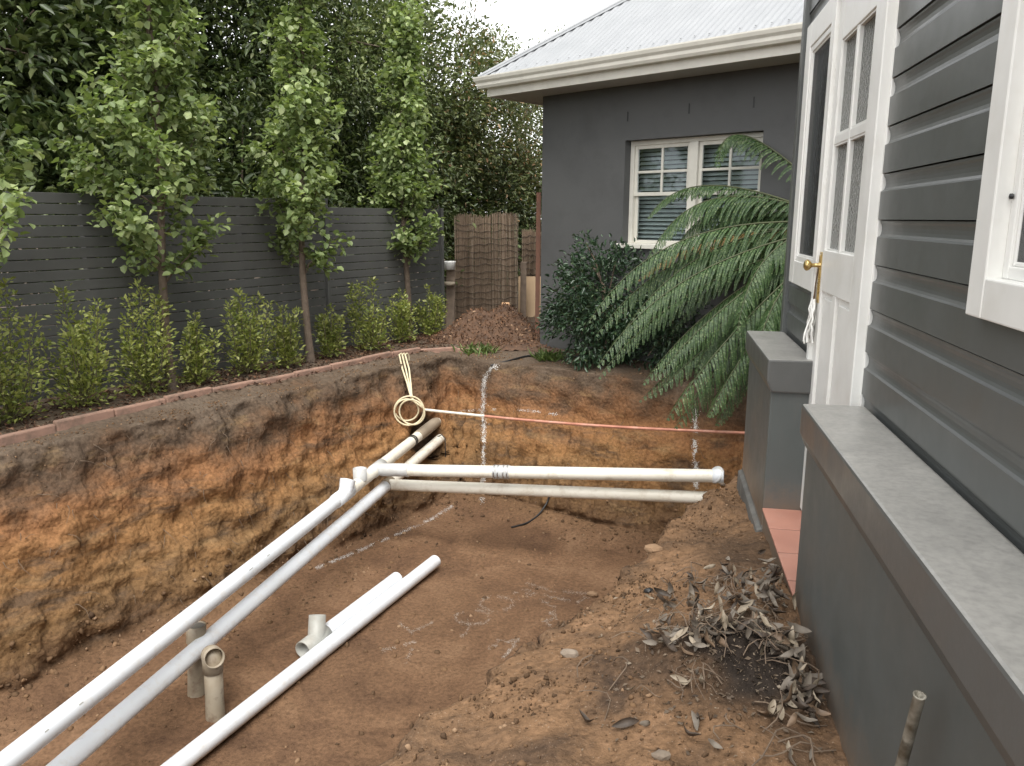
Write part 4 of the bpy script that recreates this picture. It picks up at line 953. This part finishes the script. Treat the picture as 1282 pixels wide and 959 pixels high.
# ------------------------------------------------------------------ pipes
R = .055
def pipe(mb, a, b, r=R, seg=20, cap=True): mb.tube([a, b], r, seg, cap)
def hollow(mb, p, axis, r, ln, seg=20, wall=.006, depth=None):
    depth = depth or ln * .9
    mb.lathe(p, axis, [(0, r), (ln, r), (ln, r - wall), (ln - depth, r - wall), (ln - depth, 0)], seg)
# upper drain: far corner of the pit to the near end wall, with a branch to the house side
p1f = ht(530, 541, 8.48); p1n = ht(56, 916, 3.84); d1 = (p1n - p1f).normalized()
def end_at_u(a, d, u): return a + d * ((u - a.dot(U)) / d.dot(U))
e1n = end_at_u(p1f, d1, LIP_F - .1)
p2f = ht(547, 553, 8.72); p2n = ht(116, 926, 4.2); d2 = (p2n - p2f).normalized(); e2n = end_at_u(p2f, d2, LIP_F - .1)
def near_on(a, d, px, py):
    r_ = ray(px, py).normalized(); w0 = a - CAM; b = d.dot(r_); D_ = d.dot(w0); E_ = r_.dot(w0); return a + d * ((b * E_ - D_) / (1 - b * b))
upd = thing('drain_pipe', p1f.lerp(e1n, .5), 'upper white drain pipe with riser sockets and side branch crossing the pit', 'pipe', 'drain pipes spanning the pit')
pT = near_on(p1f, d1, 470, 583); pR = near_on(p1f, d1, 424, 610); pS = near_on(p1f, d1, 446, 597)
m = MB(); pipe(m, pR, e1n); m.build('pipe', MAT['pvc'], upd, fixn=False)
m = MB(); pipe(m, p1f - d1 * .4, pR, R * .985); m.build('old_pipe', MAT['pvc_old'], upd, fixn=False)
for q in (.0, .035):
    m = MB(); c = near_on(p1f, d1, 514, 549) + d1 * (q - .02); pipe(m, c, c + d1 * .022, R + .004); m.build('clamp_band', MAT['rubber'], upd, fixn=False)
m = MB(); m.tube([p1f - d1 * .38, p1f - d1 * .02, p1f + d1 * .16], [R + .004, R + .006, R + .003], 20); m.build('old_sleeve', plain('brown_sleeve', (.33, .27, .2), None, .6), upd, fixn=False)
m = MB(); m.tube([pT - d1 * .10, pT - d1 * .098, pT + d1 * .10, pT + d1 * .102], [R, R + .006, R + .006, R], 20); m.build('tee_collar', MAT['pvc_grey'], upd, fixn=False)
bE = ht(906, 596, 6.62); bD = (bE - pT).normalized(); kn_ = pT + bD * .16 + d1 * .03
m = MB(); m.tube([pT, pT + (bD * .55 + d1 * .25) * .12, kn_ + bD * .03, kn_ + bD * .16, kn_ + bD * .162], [R + .004, R + .005, R + .006, R + .006, R], 20); m.build('elbow', MAT['pvc_grey'], upd, fixn=False)
m = MB(); pipe(m, kn_ + bD * .02, bE - bD * .02); m.build('branch_pipe', MAT['pvc_old'], upd, fixn=False)
kD = (bE - kn_).normalized(); cj = near_on(kn_, kD, 628, 591); bD = kD; m = MB(); m.tube([cj - bD * .075, cj - bD * .073, cj + bD * .073, cj + bD * .075], [R, R + .006, R + .006, R], 20); m.build('coupling', MAT['pvc_grey'], upd, fixn=False)
for q in (-.06, -.025, .025, .06):
    m = MB(); pipe(m, cj + bD * (q - .005), cj + bD * (q + .005), R + .009); m.build('coupling_ring', MAT['steel'], upd, fixn=False)
m = MB(); m.tube([bE - bD * .09, bE - bD * .088, bE - bD * .004, bE], [R, R + .005, R + .005, R], 20); m.build('branch_collar', MAT['pvc'], upd, fixn=False)
m = MB(); m.lathe(bE - bD * .02 - N * .03, (N * -.45 - U * .75 + Zv * .5).normalized(), [(0, R * .9), (.0, R + .018), (.02, R + .02), (.03, R + .014), (.031, 0)], 22); m.build('end_cap', MAT['pvc_grey'], upd, fixn=False)
upv = (Zv * .85 + d1 * -.5).normalized()
m = MB(); m.tube([pR - d1 * .0, pR - d1 * .04 + Zv * .045], [R + .002, R + .006], 20); m.lathe(pR - d1 * .03 + Zv * .03, upv, [(0, R), (.03, R + .008), (.085, R + .012), (.088, R + .012), (.090, 0)], 22); m.build('riser_cap', MAT['pvc'], upd, fixn=False)
m = MB(); m.tube([pR + d1 * .16, pR + d1 * .158, pR - d1 * .10, pR - d1 * .102], [R, R + .006, R + .006, R], 20); m.build('riser_collar', MAT['pvc'], upd, fixn=False)
m = MB(); hollow(m, pS + Zv * .02, Zv, R + .006, .105, depth=.07); m.build('riser_socket', MAT['pvc_grey'], upd, fixn=False)
for i in sorted(random.sample(range(16), 7)):
    # faint printed dashes along the pipe
    c = near_on(p1f, d1, 70 + i * 17, 480 + 420 - i * 13) if False else e1n.lerp(pR, .36 + i * .034); sdv = d1.cross(Zv).normalized()
    if (CAM - c).dot(sdv) < 0: sdv = -sdv
    nv_ = (sdv * .80 + Zv * .60).normalized(); tv = d1; bv = nv_.cross(tv); ln_ = random.uniform(.005, .022); q = MB(); o_ = c + nv_ * (R + .0006)
    q.add([o_ - tv * ln_ - bv * .003 - nv_ * .0001, o_ + tv * ln_ - bv * .003 - nv_ * .0001, o_ + tv * ln_ + bv * .003 - nv_ * .0001, o_ - tv * ln_ + bv * .003 - nv_ * .0001], [(0, 1, 2, 3)]); q.build('print_mark', MAT['pvc_dull'], upd, fixn=False)
# lower drain
lwd = thing('drain_pipe', p2f.lerp(e2n, .5), 'lower white drain pipe with side branch passing under the upper drain branch', 'pipe', 'drain pipes spanning the pit')
qT = near_on(p2f, d2, 482, 603)
m = MB(); pipe(m, qT - d2 * .02, e2n); m.build('pipe', MAT['pvc'], lwd, fixn=False)
m = MB(); pipe(m, p2f - d2 * .10, qT, R * .97); m.build('old_pipe', MAT['pvc_old'], lwd, fixn=False)
qE = ht(885, 623, 6.75); qD = (qE - qT).normalized()
m = MB(); pipe(m, qT, qE + qD * .55, R * .96); m.build('branch_pipe', MAT['pvc_old'], lwd, fixn=False)
m = MB(); m.tube([qT - d2 * .07, qT - d2 * .068, qT + d2 * .05, qT + d2 * .052], [R, R + .005, R + .005, R], 20); m.build('tee_collar', MAT['pvc_soiled'], lwd, fixn=False)
m = MB(); pt_ = p2f - d2 * .02; m.tube([pt_ + Vector((0, 0, .05)), pt_ + Vector((.05, .0, .075)), pt_ + Vector((.09, -.02, .04)), pt_ + Vector((.10, -.03, -.5))], .006, 6); m.build('torn_wrap', MAT['black'], lwd, fixn=False)

# loose pipes lying on the floor
def onfloor(px, py, lift): 
    p, nn_1 = gpix(px, py); return p + Vector((0, 0, lift))
ZF = FLOOR + .012
def fz(px, py, r=R): return hz(px, py, FLOOR + .015 + r)
def rest(a, b, r):
    """lift a pipe axis until it lies on the ground"""
    up_ = max(drop(*a.lerp(b, t).xy, -1.0)[0].z + r * .97 - a.lerp(b, t).z for t in np.linspace(0, 1, 40)); return a + Zv * up_, b + Zv * up_
a = fz(545, 708); b = fz(262, 935); dd = (b - a).normalized(); b = a + dd * 3.6; a, b = rest(a, b, R)
m = MB(); lp = thing('loose_pipe', a.lerp(b, .4), 'long loose white pipe lying on the pit floor', 'pipe', 'loose pipes on the pit floor')
m.tube([a, b], R, 20, cap=False); m.build('pipe', MAT['pvc'], lp, fixn=False)
m = MB(); m.lathe(a + dd * .004, -dd, [(0, R), (.003, R - .004), (-.02, R - .005), (-.021, 0)], 20); m.build('pipe_end', MAT['pvc_grey'], lp, fixn=False)
a2 = fz(497, 731); perp = dd.cross(Zv).normalized()
m = MB(); lp2 = thing('loose_pipe', a2, 'short loose white pipe beside the long one, a tee fitting at its end', 'pipe', 'loose pipes on the pit floor'); b2_ = a2 + dd * 1.02; a2, b2_ = rest(a2, b2_, R + .009)
m.tube([a2, b2_], R, 20, cap=False); m.build('pipe', MAT['pvc'], lp2, fixn=False)
m = MB(); m.lathe(a2 + dd * .004, -dd, [(0, R), (.003, R - .004), (-.02, R - .005), (-.021, 0)], 20); m.build('pipe_end', MAT['pvc_grey'], lp2, fixn=False)
tf = thing('tee_fitting', b2_ + dd * .08, 'grey white plastic tee fitting on the end of the short loose pipe', 'pipe fitting')
m = MB(); m.lathe(b2_ - dd * .05, dd, [(0, R), (0, R + .006), (.08, R + .007), (.26, R + .007), (.262, R), (.18, R - .002), (.18, 0)], 22); m.build('body', MAT['pvc_dull'], tf, fixn=False)
m = MB(); hollow(m, b2_ + dd * .06, (Zv * .85 + perp * .15 - dd * .35).normalized(), R + .005, .17, depth=.08); m.build('socket', MAT['pvc_dull'], tf, fixn=False)
m = MB(); m.lathe(b2_ + dd * .128, dd, [(0, 0), (0, R - .003), (.001, R - .003)], 20); m.build('bore', MAT['inside'], tf, fixn=False)
# old riser stubs standing in the floor
def stub(pxb, pyb, ztop, label, elbow, lean):
    b = hz(pxb, pyb, FLOOR); root = thing('riser_stub', b, label, 'pipe', 'old risers standing in the pit floor')
    t = Vector((b.x, b.y, ztop)) + lean; ax = (t - b).normalized()
    m = MB(); m.lathe(b - Zv * .04, ax, [(0, R * 1.08), (.12, R * 1.02), (.26, R), ((t - b).length, R), ((t - b).length + .001, 0)], 20); m.build('pipe', MAT['pvc_soiled'], root, fixn=False)
    if elbow:
        dv_ = (CAM - t); dv_.z = 0; dv_.normalize(); dv_ = (dv_ + Zv * .35 + _r0 * .18).normalized()
        m = MB(); hollow(m, t - dv_ * .05, dv_, R + .005, .13, depth=.10); m.build('elbow_socket', MAT['pvc_soiled'], root, fixn=False)
        m = MB(); m.lathe(t - ax * .10, ax, [(0, R), (0, R + .005), (.08, R + .006), (.13, R * .8), (.15, 0)], 20); m.build('elbow', MAT['pvc_soiled'], root, fixn=False)
    else:
        m = MB(); hollow(m, t - ax * .09, ax, R + .005, .11, depth=.09); m.build('socket', MAT['pvc_soiled'], root, fixn=False)
        m = MB(); m.lathe(t + ax * .012, ax, [(0, 0), (0, R - .002)], 20); m.build('bore', MAT['inside'], root, fixn=False)
stub(270, 905, -1.06, 'soil stained riser stub with a side facing elbow standing in the pit floor', True, Vector((.0, .02, 0)))
stub(246, 878, -1.0, 'soil stained riser stub with an upward open socket under the drains', False, Vector((.02, .03, 0)))
# rod at the left and the short bar by the plinth
m = MB(); a = hz(50, 881, FLOOR + .03); b = hz(-40, 925, FLOOR + .03); m.tube([a, a + (b - a) * .03, b], [.004, .012, .013], 8); m.build('steel_rod', MAT['timber'], label='thin pale rod lying on the pit floor below the left wall', cat='rod')
m = MB(); a = hp(1151, 872, (.50, 0, 0), X); b = hp(1128, 959, (.497, 0, 0), X); dv_ = (b - a).normalized(); b = a + dv_ * ((a.z + .05) / -dv_.z)
ip = thing('iron_pipe', (b.x, b.y, 0.0), 'rusty galvanised pipe stub rising beside the long dwarf wall', 'pipe')
m.lathe(b, a - b, [(0, .0105), ((a - b).length, .0105), ((a - b).length + .004, .012), ((a - b).length + .004, .008), ((a - b).length - .02, .008), ((a - b).length - .02, 0)], 12); m.build('pipe', MAT['rusty'], ip, fixn=False)

# copper line and cream conduit along the back wall
cu0 = ht(533, 513, 8.35); cu1 = ht(935, 542, 6.9)
pts = [cu0.lerp(cu1, i / 14) + Vector((0, 0, -.035 * math.sin(math.pi * i / 14))) for i in range(15)]; pts.append(pts[-1] + (pts[-1] - pts[-2]) * 6)
m = MB(); m.tube(pts[3:], .0135, 10); m.build('copper_pipe', MAT['copper'], label='thin pink copper pipe stretched along the back wall of the pit', cat='pipe')
cn = thing('cream_conduit', cu0, 'cream flexible conduit hanging in a coil over the pit edge', 'conduit')
m = MB(); m.tube(pts[:4], .0135, 10); m.build('sleeve', MAT['pvc_old'], cn, fixn=False)
top = hz(505, 446, .05); kn0 = ht(515, 497, 8.35)
for off in (-.014, .014, .0):
    m = MB(); tpp = ht(505 + off * 260, 444, 8.75); m.tube([tpp + U * .045 - Zv * .16, tpp + U * .04 - Zv * .02, tpp + U * .015 + Zv * .012, tpp - U * .02, ht(508 + off * 300, 462, 8.52), ht(512 + off * 160, 480, 8.42), kn0 + _r0 * off * .4, ht(519, 503, 8.34), cu0], .0095, 8); m.build('strand', MAT['conduit'], cn, fixn=False)
for (cxp, cyp, rad, ph, tl) in ((512, 514.5, .152, 0, .1), (516, 515.5, .135, 1.2, -.2), (509, 514, .120, 2.2, .25)):
    c = ht(cxp, cyp, 8.33); m = MB(); lp_ = []
    for i in range(33):
        a_ = 2 * math.pi * i / 32 + ph; lp_.append(c + _r0 * (rad * math.cos(a_)) + Zv * (rad * math.sin(a_)) + _f0 * (.03 * math.sin(a_ + tl * 9) + tl * .1))
    m.tube(lp_, .0092, 8); m.build('loop', MAT['conduit'], cn, fixn=False)
# black poly lines
def surf_tube(name, pix, r, mat, label, cat, lift=.6):
    pts = []
    for (px, py) in pix:
        p, nn_1 = gpix(px, py)
        if p is not None: pts.append(p + nn_1 * r * lift)
    fine = []
    for i in range(len(pts) - 1):
        for q in range(4): fine.append(pts[i].lerp(pts[i + 1], q / 4))
    fine.append(pts[-1]); sm_ = fine[:]
    for _ in range(2): sm_ = [sm_[0]] + [(sm_[i - 1] + sm_[i] * 2 + sm_[i + 1]) / 4 for i in range(1, len(sm_) - 1)] + [sm_[-1]]
    m = MB(); m.tube(sm_, r, 7); return m.build(name, mat, fixn=False, label=label, cat=cat)
surf_tube('black_cable', [(689, 612), (686, 628), (675, 645), (660, 656), (640, 661)], .010, MAT['black'], 'black cable curling from the back wall onto the pit floor', 'cable')
surf_tube('black_hose', [(615, 458), (640, 452), (660, 446), (700, 446), (740, 449), (780, 452)], .011, MAT['black'], 'black irrigation hose on the soil along the back edge of the pit', 'hose', .9)

# ------------------------------------------------------------------ chalk marks sprayed on soil
def chalk(pix, label, w=4.0, dens=16, sd=0, size=.006, skip=.25, mat='chalk'):
    rs = np.random.RandomState(700 + sd); Cn = []; NRm = []
    for i in range(len(pix) - 1):
        a, b = np.array(pix[i], float), np.array(pix[i + 1], float); ln = np.linalg.norm(b - a); n = int(ln * dens)
        t = rs.uniform(size=n); q = a + (b - a) * t[:, None] + rs.normal(size=(n, 2)) * w * .42
        gap = vnoise(np.stack([q[:, 0] * .11, q[:, 1] * .11, q[:, 0] * 0 + sd], -1), 5) > -1 + 2 * skip
        for (x, y) in q[gap]:
            p, nr_ = gpix(x, y)
            if p is not None: Cn.append(tuple(p + nr_ * .0035)); NRm.append(tuple(nr_))
    n = len(Cn); 
    if n < 4: return
    L = size * rs.uniform(.5, 1.5, n); Cn = np.array(Cn); NRm = unit(np.array(NRm) + rnd(rs, n) * .15)
    link('chalk_line', leaf_mesh('chalk_line', Cn, np.cross(NRm, rnd(rs, n)), NRm, L, L * .9, SMT), MAT[mat], label=label, cat='chalk mark', kind='stuff')
chalk([(622, 458), (612, 465), (606, 475), (605, 520), (606, 560), (605, 600), (603, 628)], 'white chalk line sprayed down the back wall left of the black cable', 4, 14, 1, .006, .16)
chalk([(871, 512), (870, 540), (870, 565), (872, 592), (872, 612)], 'white chalk line sprayed down the back wall under the fern', 4, 13, 2, .006, .25)
chalk([(566, 634), (540, 650), (500, 668), (465, 683), (432, 697), (395, 712)], 'white chalk line along the pit floor beside the drains', 2.6, 12, 3, .0045, .22)
chalk([(575, 515), (620, 512), (660, 514), (700, 519)], 'faint white chalk dust line across the back wall above the copper pipe', 2.5, 4, 4, .005, .5)
def ring(cx_, cy_, rx, ry, a0=0, a1=6.28, k=18): return [(cx_ + rx * math.cos(a0 + (a1 - a0) * i / k), cy_ + ry * math.sin(a0 + (a1 - a0) * i / k)) for i in range(k + 1)]
SCR = [ring(622, 756, 21, 9), ring(592, 773, 22, 9), ring(565, 785, 22, 14, -.8, 2.0), [(655, 729), (690, 740), (745, 744)], [(635, 744), (665, 738), (650, 750), (672, 742)], [(680, 745), (722, 755), (735, 748)],
       [(678, 752), (702, 763), (688, 768), (704, 772), (680, 778), (690, 784)], [(478, 815), (520, 804), (508, 830)], [(610, 812), (650, 800), (630, 824), (645, 808), (622, 802)], [(500, 780), (515, 792), (545, 778)]]
for i, s_ in enumerate(SCR):
    chalk(s_, ['faint round white chalk scribble on the pit floor', 'white chalk strokes on the pit floor near the spoil bank'][0 if i < 3 else 1] + '', 2.8, 5.6, 10 + i, .0042, .32, 'chalk_faint')
for o in bpy.data.objects:
    if o.name.startswith('chalk_line') and 'scribble' in o['label'] or o.name.startswith('chalk_line') and 'strokes' in o['label']: o['group'] = 'chalk scribbles on the pit floor'

# ------------------------------------------------------------------ crumbs, stones, leaf litter on the spoil bank
bmq = bmesh.new(); bmesh.ops.create_icosphere(bmq, subdivisions=1, radius=1.0); IV = np.array([list(v.co) for v in bmq.verts]); IF = np.array([[v.index for v in f.verts] for f in bmq.faces]); bmq.free()
def lumps(name, Cn, S_, seed, mat, **kw):
    rs = np.random.RandomState(seed); n = len(Cn); V = IV[None] * (1 + rs.uniform(-.5, .45, (n, len(IV), 1))) * S_[:, None, None] * rs.uniform(.6, 1.2, (n, 1, 3)) + Cn[:, None, :]
    return link(name, np_mesh(name, V.reshape(-1, 3), (IF[None] + (np.arange(n) * len(IV))[:, None, None]).reshape(-1, 3)), mat, **kw)
rs = np.random.RandomState(21); fp = PW2.reshape(-1, 3)
wgt = ((bankm + .5 * ((dL > -.2) & (dL < .12) & (uu > 1.0) & (uu < 7)) + .5 * ((dB > -.5) & (dB < .1) & (nn > -5.6) & (nn < -1.5))) * (uu > 1.0) * (uu < 7.6) * (PW2[..., 0] < .56)).ravel(); wgt = wgt * (darkv < .2).ravel() * (0.15 + sstep(fbm(Pf, 3, 4, 33), -.2, .5)).ravel(); wgt /= wgt.sum()
sel = rs.choice(len(fp), 9000, p=wgt); S_ = .0025 + .0080 * rs.uniform(size=9000) ** 7 + .0025 * rs.uniform(size=9000)
lumps('soil_crumbs', fp[sel] + rs.normal(size=(9000, 3)) * [.008, .008, 0] + np.stack([S_ * 0, S_ * 0, S_ * .3], -1), S_, 22, MAT['clod'], label='loose soil crumbs scattered on the spoil bank', cat='soil crumbs', kind='stuff')
wgt = (inside * (dL > .3) * (dL < 1.1) * (Z < -1.1) * (uu > .8) * (dB > .2)).astype(float).ravel() + 1.2 * (inside * (dB > .3) * (dB < .9) * (Z < -1.1) * (nn < -2)).astype(float).ravel() + .22 * (inside * (Z < -1.2) * (uu > 1)).astype(float).ravel(); wgt /= wgt.sum()
sel = rs.choice(len(fp), 4200, p=wgt); S_ = .004 + .02 * rs.uniform(size=4200) ** 5
lumps('fallen_crumbs', fp[sel] + rs.normal(size=(4200, 3)) * [.01, .01, 0], S_, 23, MAT['clod'], label='fallen soil crumbs along the foot of the pit walls', cat='soil crumbs', kind='stuff')
for i, (px, py, s_, lb) in enumerate(((713, 821, .026, 'pale stone chip at the edge of the spoil bank'), (812, 741, .017, 'dark pebble on the orange patch of the spoil bank'), (895, 590, .022, 'small pale stone beside the drain end cap'), (818, 690, .034, 'orange clay lump on the lip of the spoil bank'), (828, 949, .02, 'small grey pebble low on the spoil bank'), (742, 746, .04, 'round clay clod on the lip of the spoil bank'), (905, 607, .02, 'small pale stone at the footing of the short dwarf wall'))):
    p, nr_ = gpix(px, py)
    if p is None: continue
    mt = MAT['stone'] if i in (0, 2, 4, 6) else (MAT['clod'] if i != 1 else MAT['rubber'])
    bmq = bmesh.new(); bmesh.ops.create_icosphere(bmq, subdivisions=2, radius=1.0); me = bpy.data.meshes.new('stone'); bmq.to_mesh(me); bmq.free()
    cv = np.zeros(len(me.vertices) * 3); me.vertices.foreach_get('co', cv); cv = cv.reshape(-1, 3); cv = cv * (1 + .35 * fbm(cv + i * 7, 1.4, 3, i))[:, None] * np.array([1.3, .85, .7]) * s_ + np.array(list(p + Vector((0, 0, s_ * .35))))
    me.vertices.foreach_set('co', cv.ravel()); link('stone', me, mt, label=lb, cat='stone')
# dry leaves: six curled shapes shared by all
LM = []
for i in range(6):
    rs = np.random.RandomState(800 + i); L_ = 1.0; w_ = rs.uniform(.26, .42); curl = rs.uniform(.4, 1.3); tw = rs.uniform(-.5, .5); vs_ = []; k_ = 7
    for a_ in range(k_):
        t = a_ / (k_ - 1); wd = w_ * math.sin(math.pi * min(1, t * .96 + .03)) ** .8 * .5 + .006; zc_ = curl * (t - .5) ** 2 + .05 * math.sin(t * 7 + i); ang = tw * t
        for s_ in (-1, 0, 1):
            lift = (.5 * curl + .15) * wd * (abs(s_)) * 1.4; vs_.append((t - .5, s_ * wd * math.cos(ang), zc_ + lift + s_ * wd * math.sin(ang)))
    fs = [(a_ * 3 + q, a_ * 3 + q + 1, a_ * 3 + q + 4, a_ * 3 + q + 3) for a_ in range(k_ - 1) for q in (0, 1)]
    me = bpy.data.meshes.new('leaf'); me.from_pydata(vs_, [], fs); me.materials.append(None); smooth_all(me); LM.append(me)
dl = [plain('dry_leaf_%s' % nm_, c1, c2, .6, 25, 60, .2, .002) for nm_, c1, c2 in (('pale', (.36, .30, .225), (.20, .16, .11)), ('grey', (.20, .17, .135), (.11, .09, .07)), ('tan', (.22, .145, .09), (.11, .075, .048)), ('dark', (.085, .06, .042), (.04, .03, .022)))]
for i, me in enumerate(LM): me.materials[0] = dl[i % 4]
LM += [LM[1], LM[3]]
def litter(label, spots, ntw, seed):
    rs = np.random.RandomState(seed); c0, _n = gpix(*spots[0][:2]); root = thing('leaf_litter', c0, label, 'leaf litter', 'dry leaf litter by the long dwarf wall')
    for (px, py, sx, sy, n, hh_) in spots:
        for i in range(n):
            p, nr_ = gpix(px + rs.normal() * sx, py + rs.normal() * sy)
            if p is None or p.x > .53: continue
            o = bpy.data.objects.new('leaf', LM[rs.randint(len(LM))]); col.objects.link(o); o.parent = root; o.matrix_parent_inverse = Matrix.Translation(-c0)
            s_ = rs.uniform(.035, .085); o.scale = (s_,) * 3; o.location = p + Vector((0, 0, .012 + rs.uniform(0, hh_))); o.rotation_euler = (rs.normal() * .9, rs.normal() * .7, rs.uniform(0, 6.28))
    for i in range(ntw):
        px, py, sx, sy = spots[rs.randint(len(spots))][:4]; p, nr_ = gpix(px + rs.normal() * sx * 1.2, py + rs.normal() * sy)
        if p is None or p.x > .5: continue
        a_ = rs.uniform(0, 6.28); ln = rs.uniform(.06, .24); d = Vector((math.cos(a_), math.sin(a_), 0)); bow_ = rs.uniform(.0, .07)
        pts = [p + d * ln * (q / 6 - .5) + Vector((-d.y, d.x, 0)) * .03 * math.sin(q * .9 + i) + Zv * (.008 + bow_ * math.sin(math.pi * q / 6)) for q in range(7)]
        for v in pts: v.x = min(v.x, .535)
        m = MB(); m.tube(pts, rs.uniform(.0011, .0026), 5); m.build('twig', MAT['twig'], root, fixn=False)
litter('heap of dry grey leaves and bent twigs against the door step', [(925, 735, 32, 8, 44, .05), (970, 735, 12, 16, 34, .06), (905, 772, 38, 14, 26, .04), (945, 795, 20, 12, 26, .04)], 70, 31)
litter('flattened patch of pale dry leaves on the spoil bank', [(850, 808, 22, 6, 40, .03), (845, 755, 16, 6, 12, .03), (880, 790, 12, 9, 18, .04), (820, 782, 14, 4, 5, .02)], 16, 32)
litter('cluster of pale dry leaves against the foot of the long dwarf wall', [(1000, 875, 9, 16, 34, .07), (1010, 905, 7, 12, 18, .05), (985, 825, 14, 8, 24, .05), (970, 905, 8, 5, 4, .03)], 12, 33)
litter('few loose dry leaves and straw scattered low on the spoil bank', [(868, 855, 12, 8, 4, .01), (870, 912, 30, 12, 4, .01), (790, 880, 40, 25, 4, .005), (990, 950, 16, 8, 3, .01)], 16, 34)
rs = np.random.RandomState(41); Cn = []
while len(Cn) < 900:
    px, py = rs.choice([rs.normal(920, 60), rs.normal(1000, 25), rs.normal(850, 60)]), rs.normal(810, 60); p, nr_ = gpix(px, py)
    if p is not None and p.x < .53 and p.z > -.2: Cn.append(tuple(p + Vector((0, 0, .006))))
n = len(Cn); L = rs.uniform(.006, .026, n)
link('leaf_fragments', leaf_mesh('leaf_fragments', np.array(Cn), rnd(rs, n) * [1, 1, .4], unit(rnd(rs, n) * .7 + [0, 0, .7]), L, L * rs.uniform(.25, .6, n), SMT), MAT['dryleaf'], label='crumbled dry leaf fragments strewn over the spoil bank', cat='leaf litter', kind='stuff')
# thin roots and straw poking from the pit walls
rs = np.random.RandomState(77); m = MB(); c = 0
while c < 130:
    px, py = (rs.uniform(0, 470), rs.uniform(470, 760)) if rs.uniform() < .65 else (rs.uniform(520, 900), rs.uniform(455, 640))
    p, nr_ = gpix(px, py)
    if p is None or p.z < -1.35 or p.z > -.03: continue
    ln = rs.uniform(.04, .2); d = (nr_ + Vector(rs.normal(size=3)) * .5 - Zv * .3).normalized(); pts = [p - d * .01]
    for q in range(5): d = (d - Zv * .25 + Vector(rs.normal(size=3)) * .25).normalized(); pts.append(pts[-1] + d * ln / 5)
    m.tube(pts, [.0026, .0024, .002, .0016, .0012, .0008], 4, cap=False); c += 1
m.build('hanging_roots', MAT['twig'], fixn=False, label='thin broken roots hanging from the pit walls', cat='roots', kind='stuff')
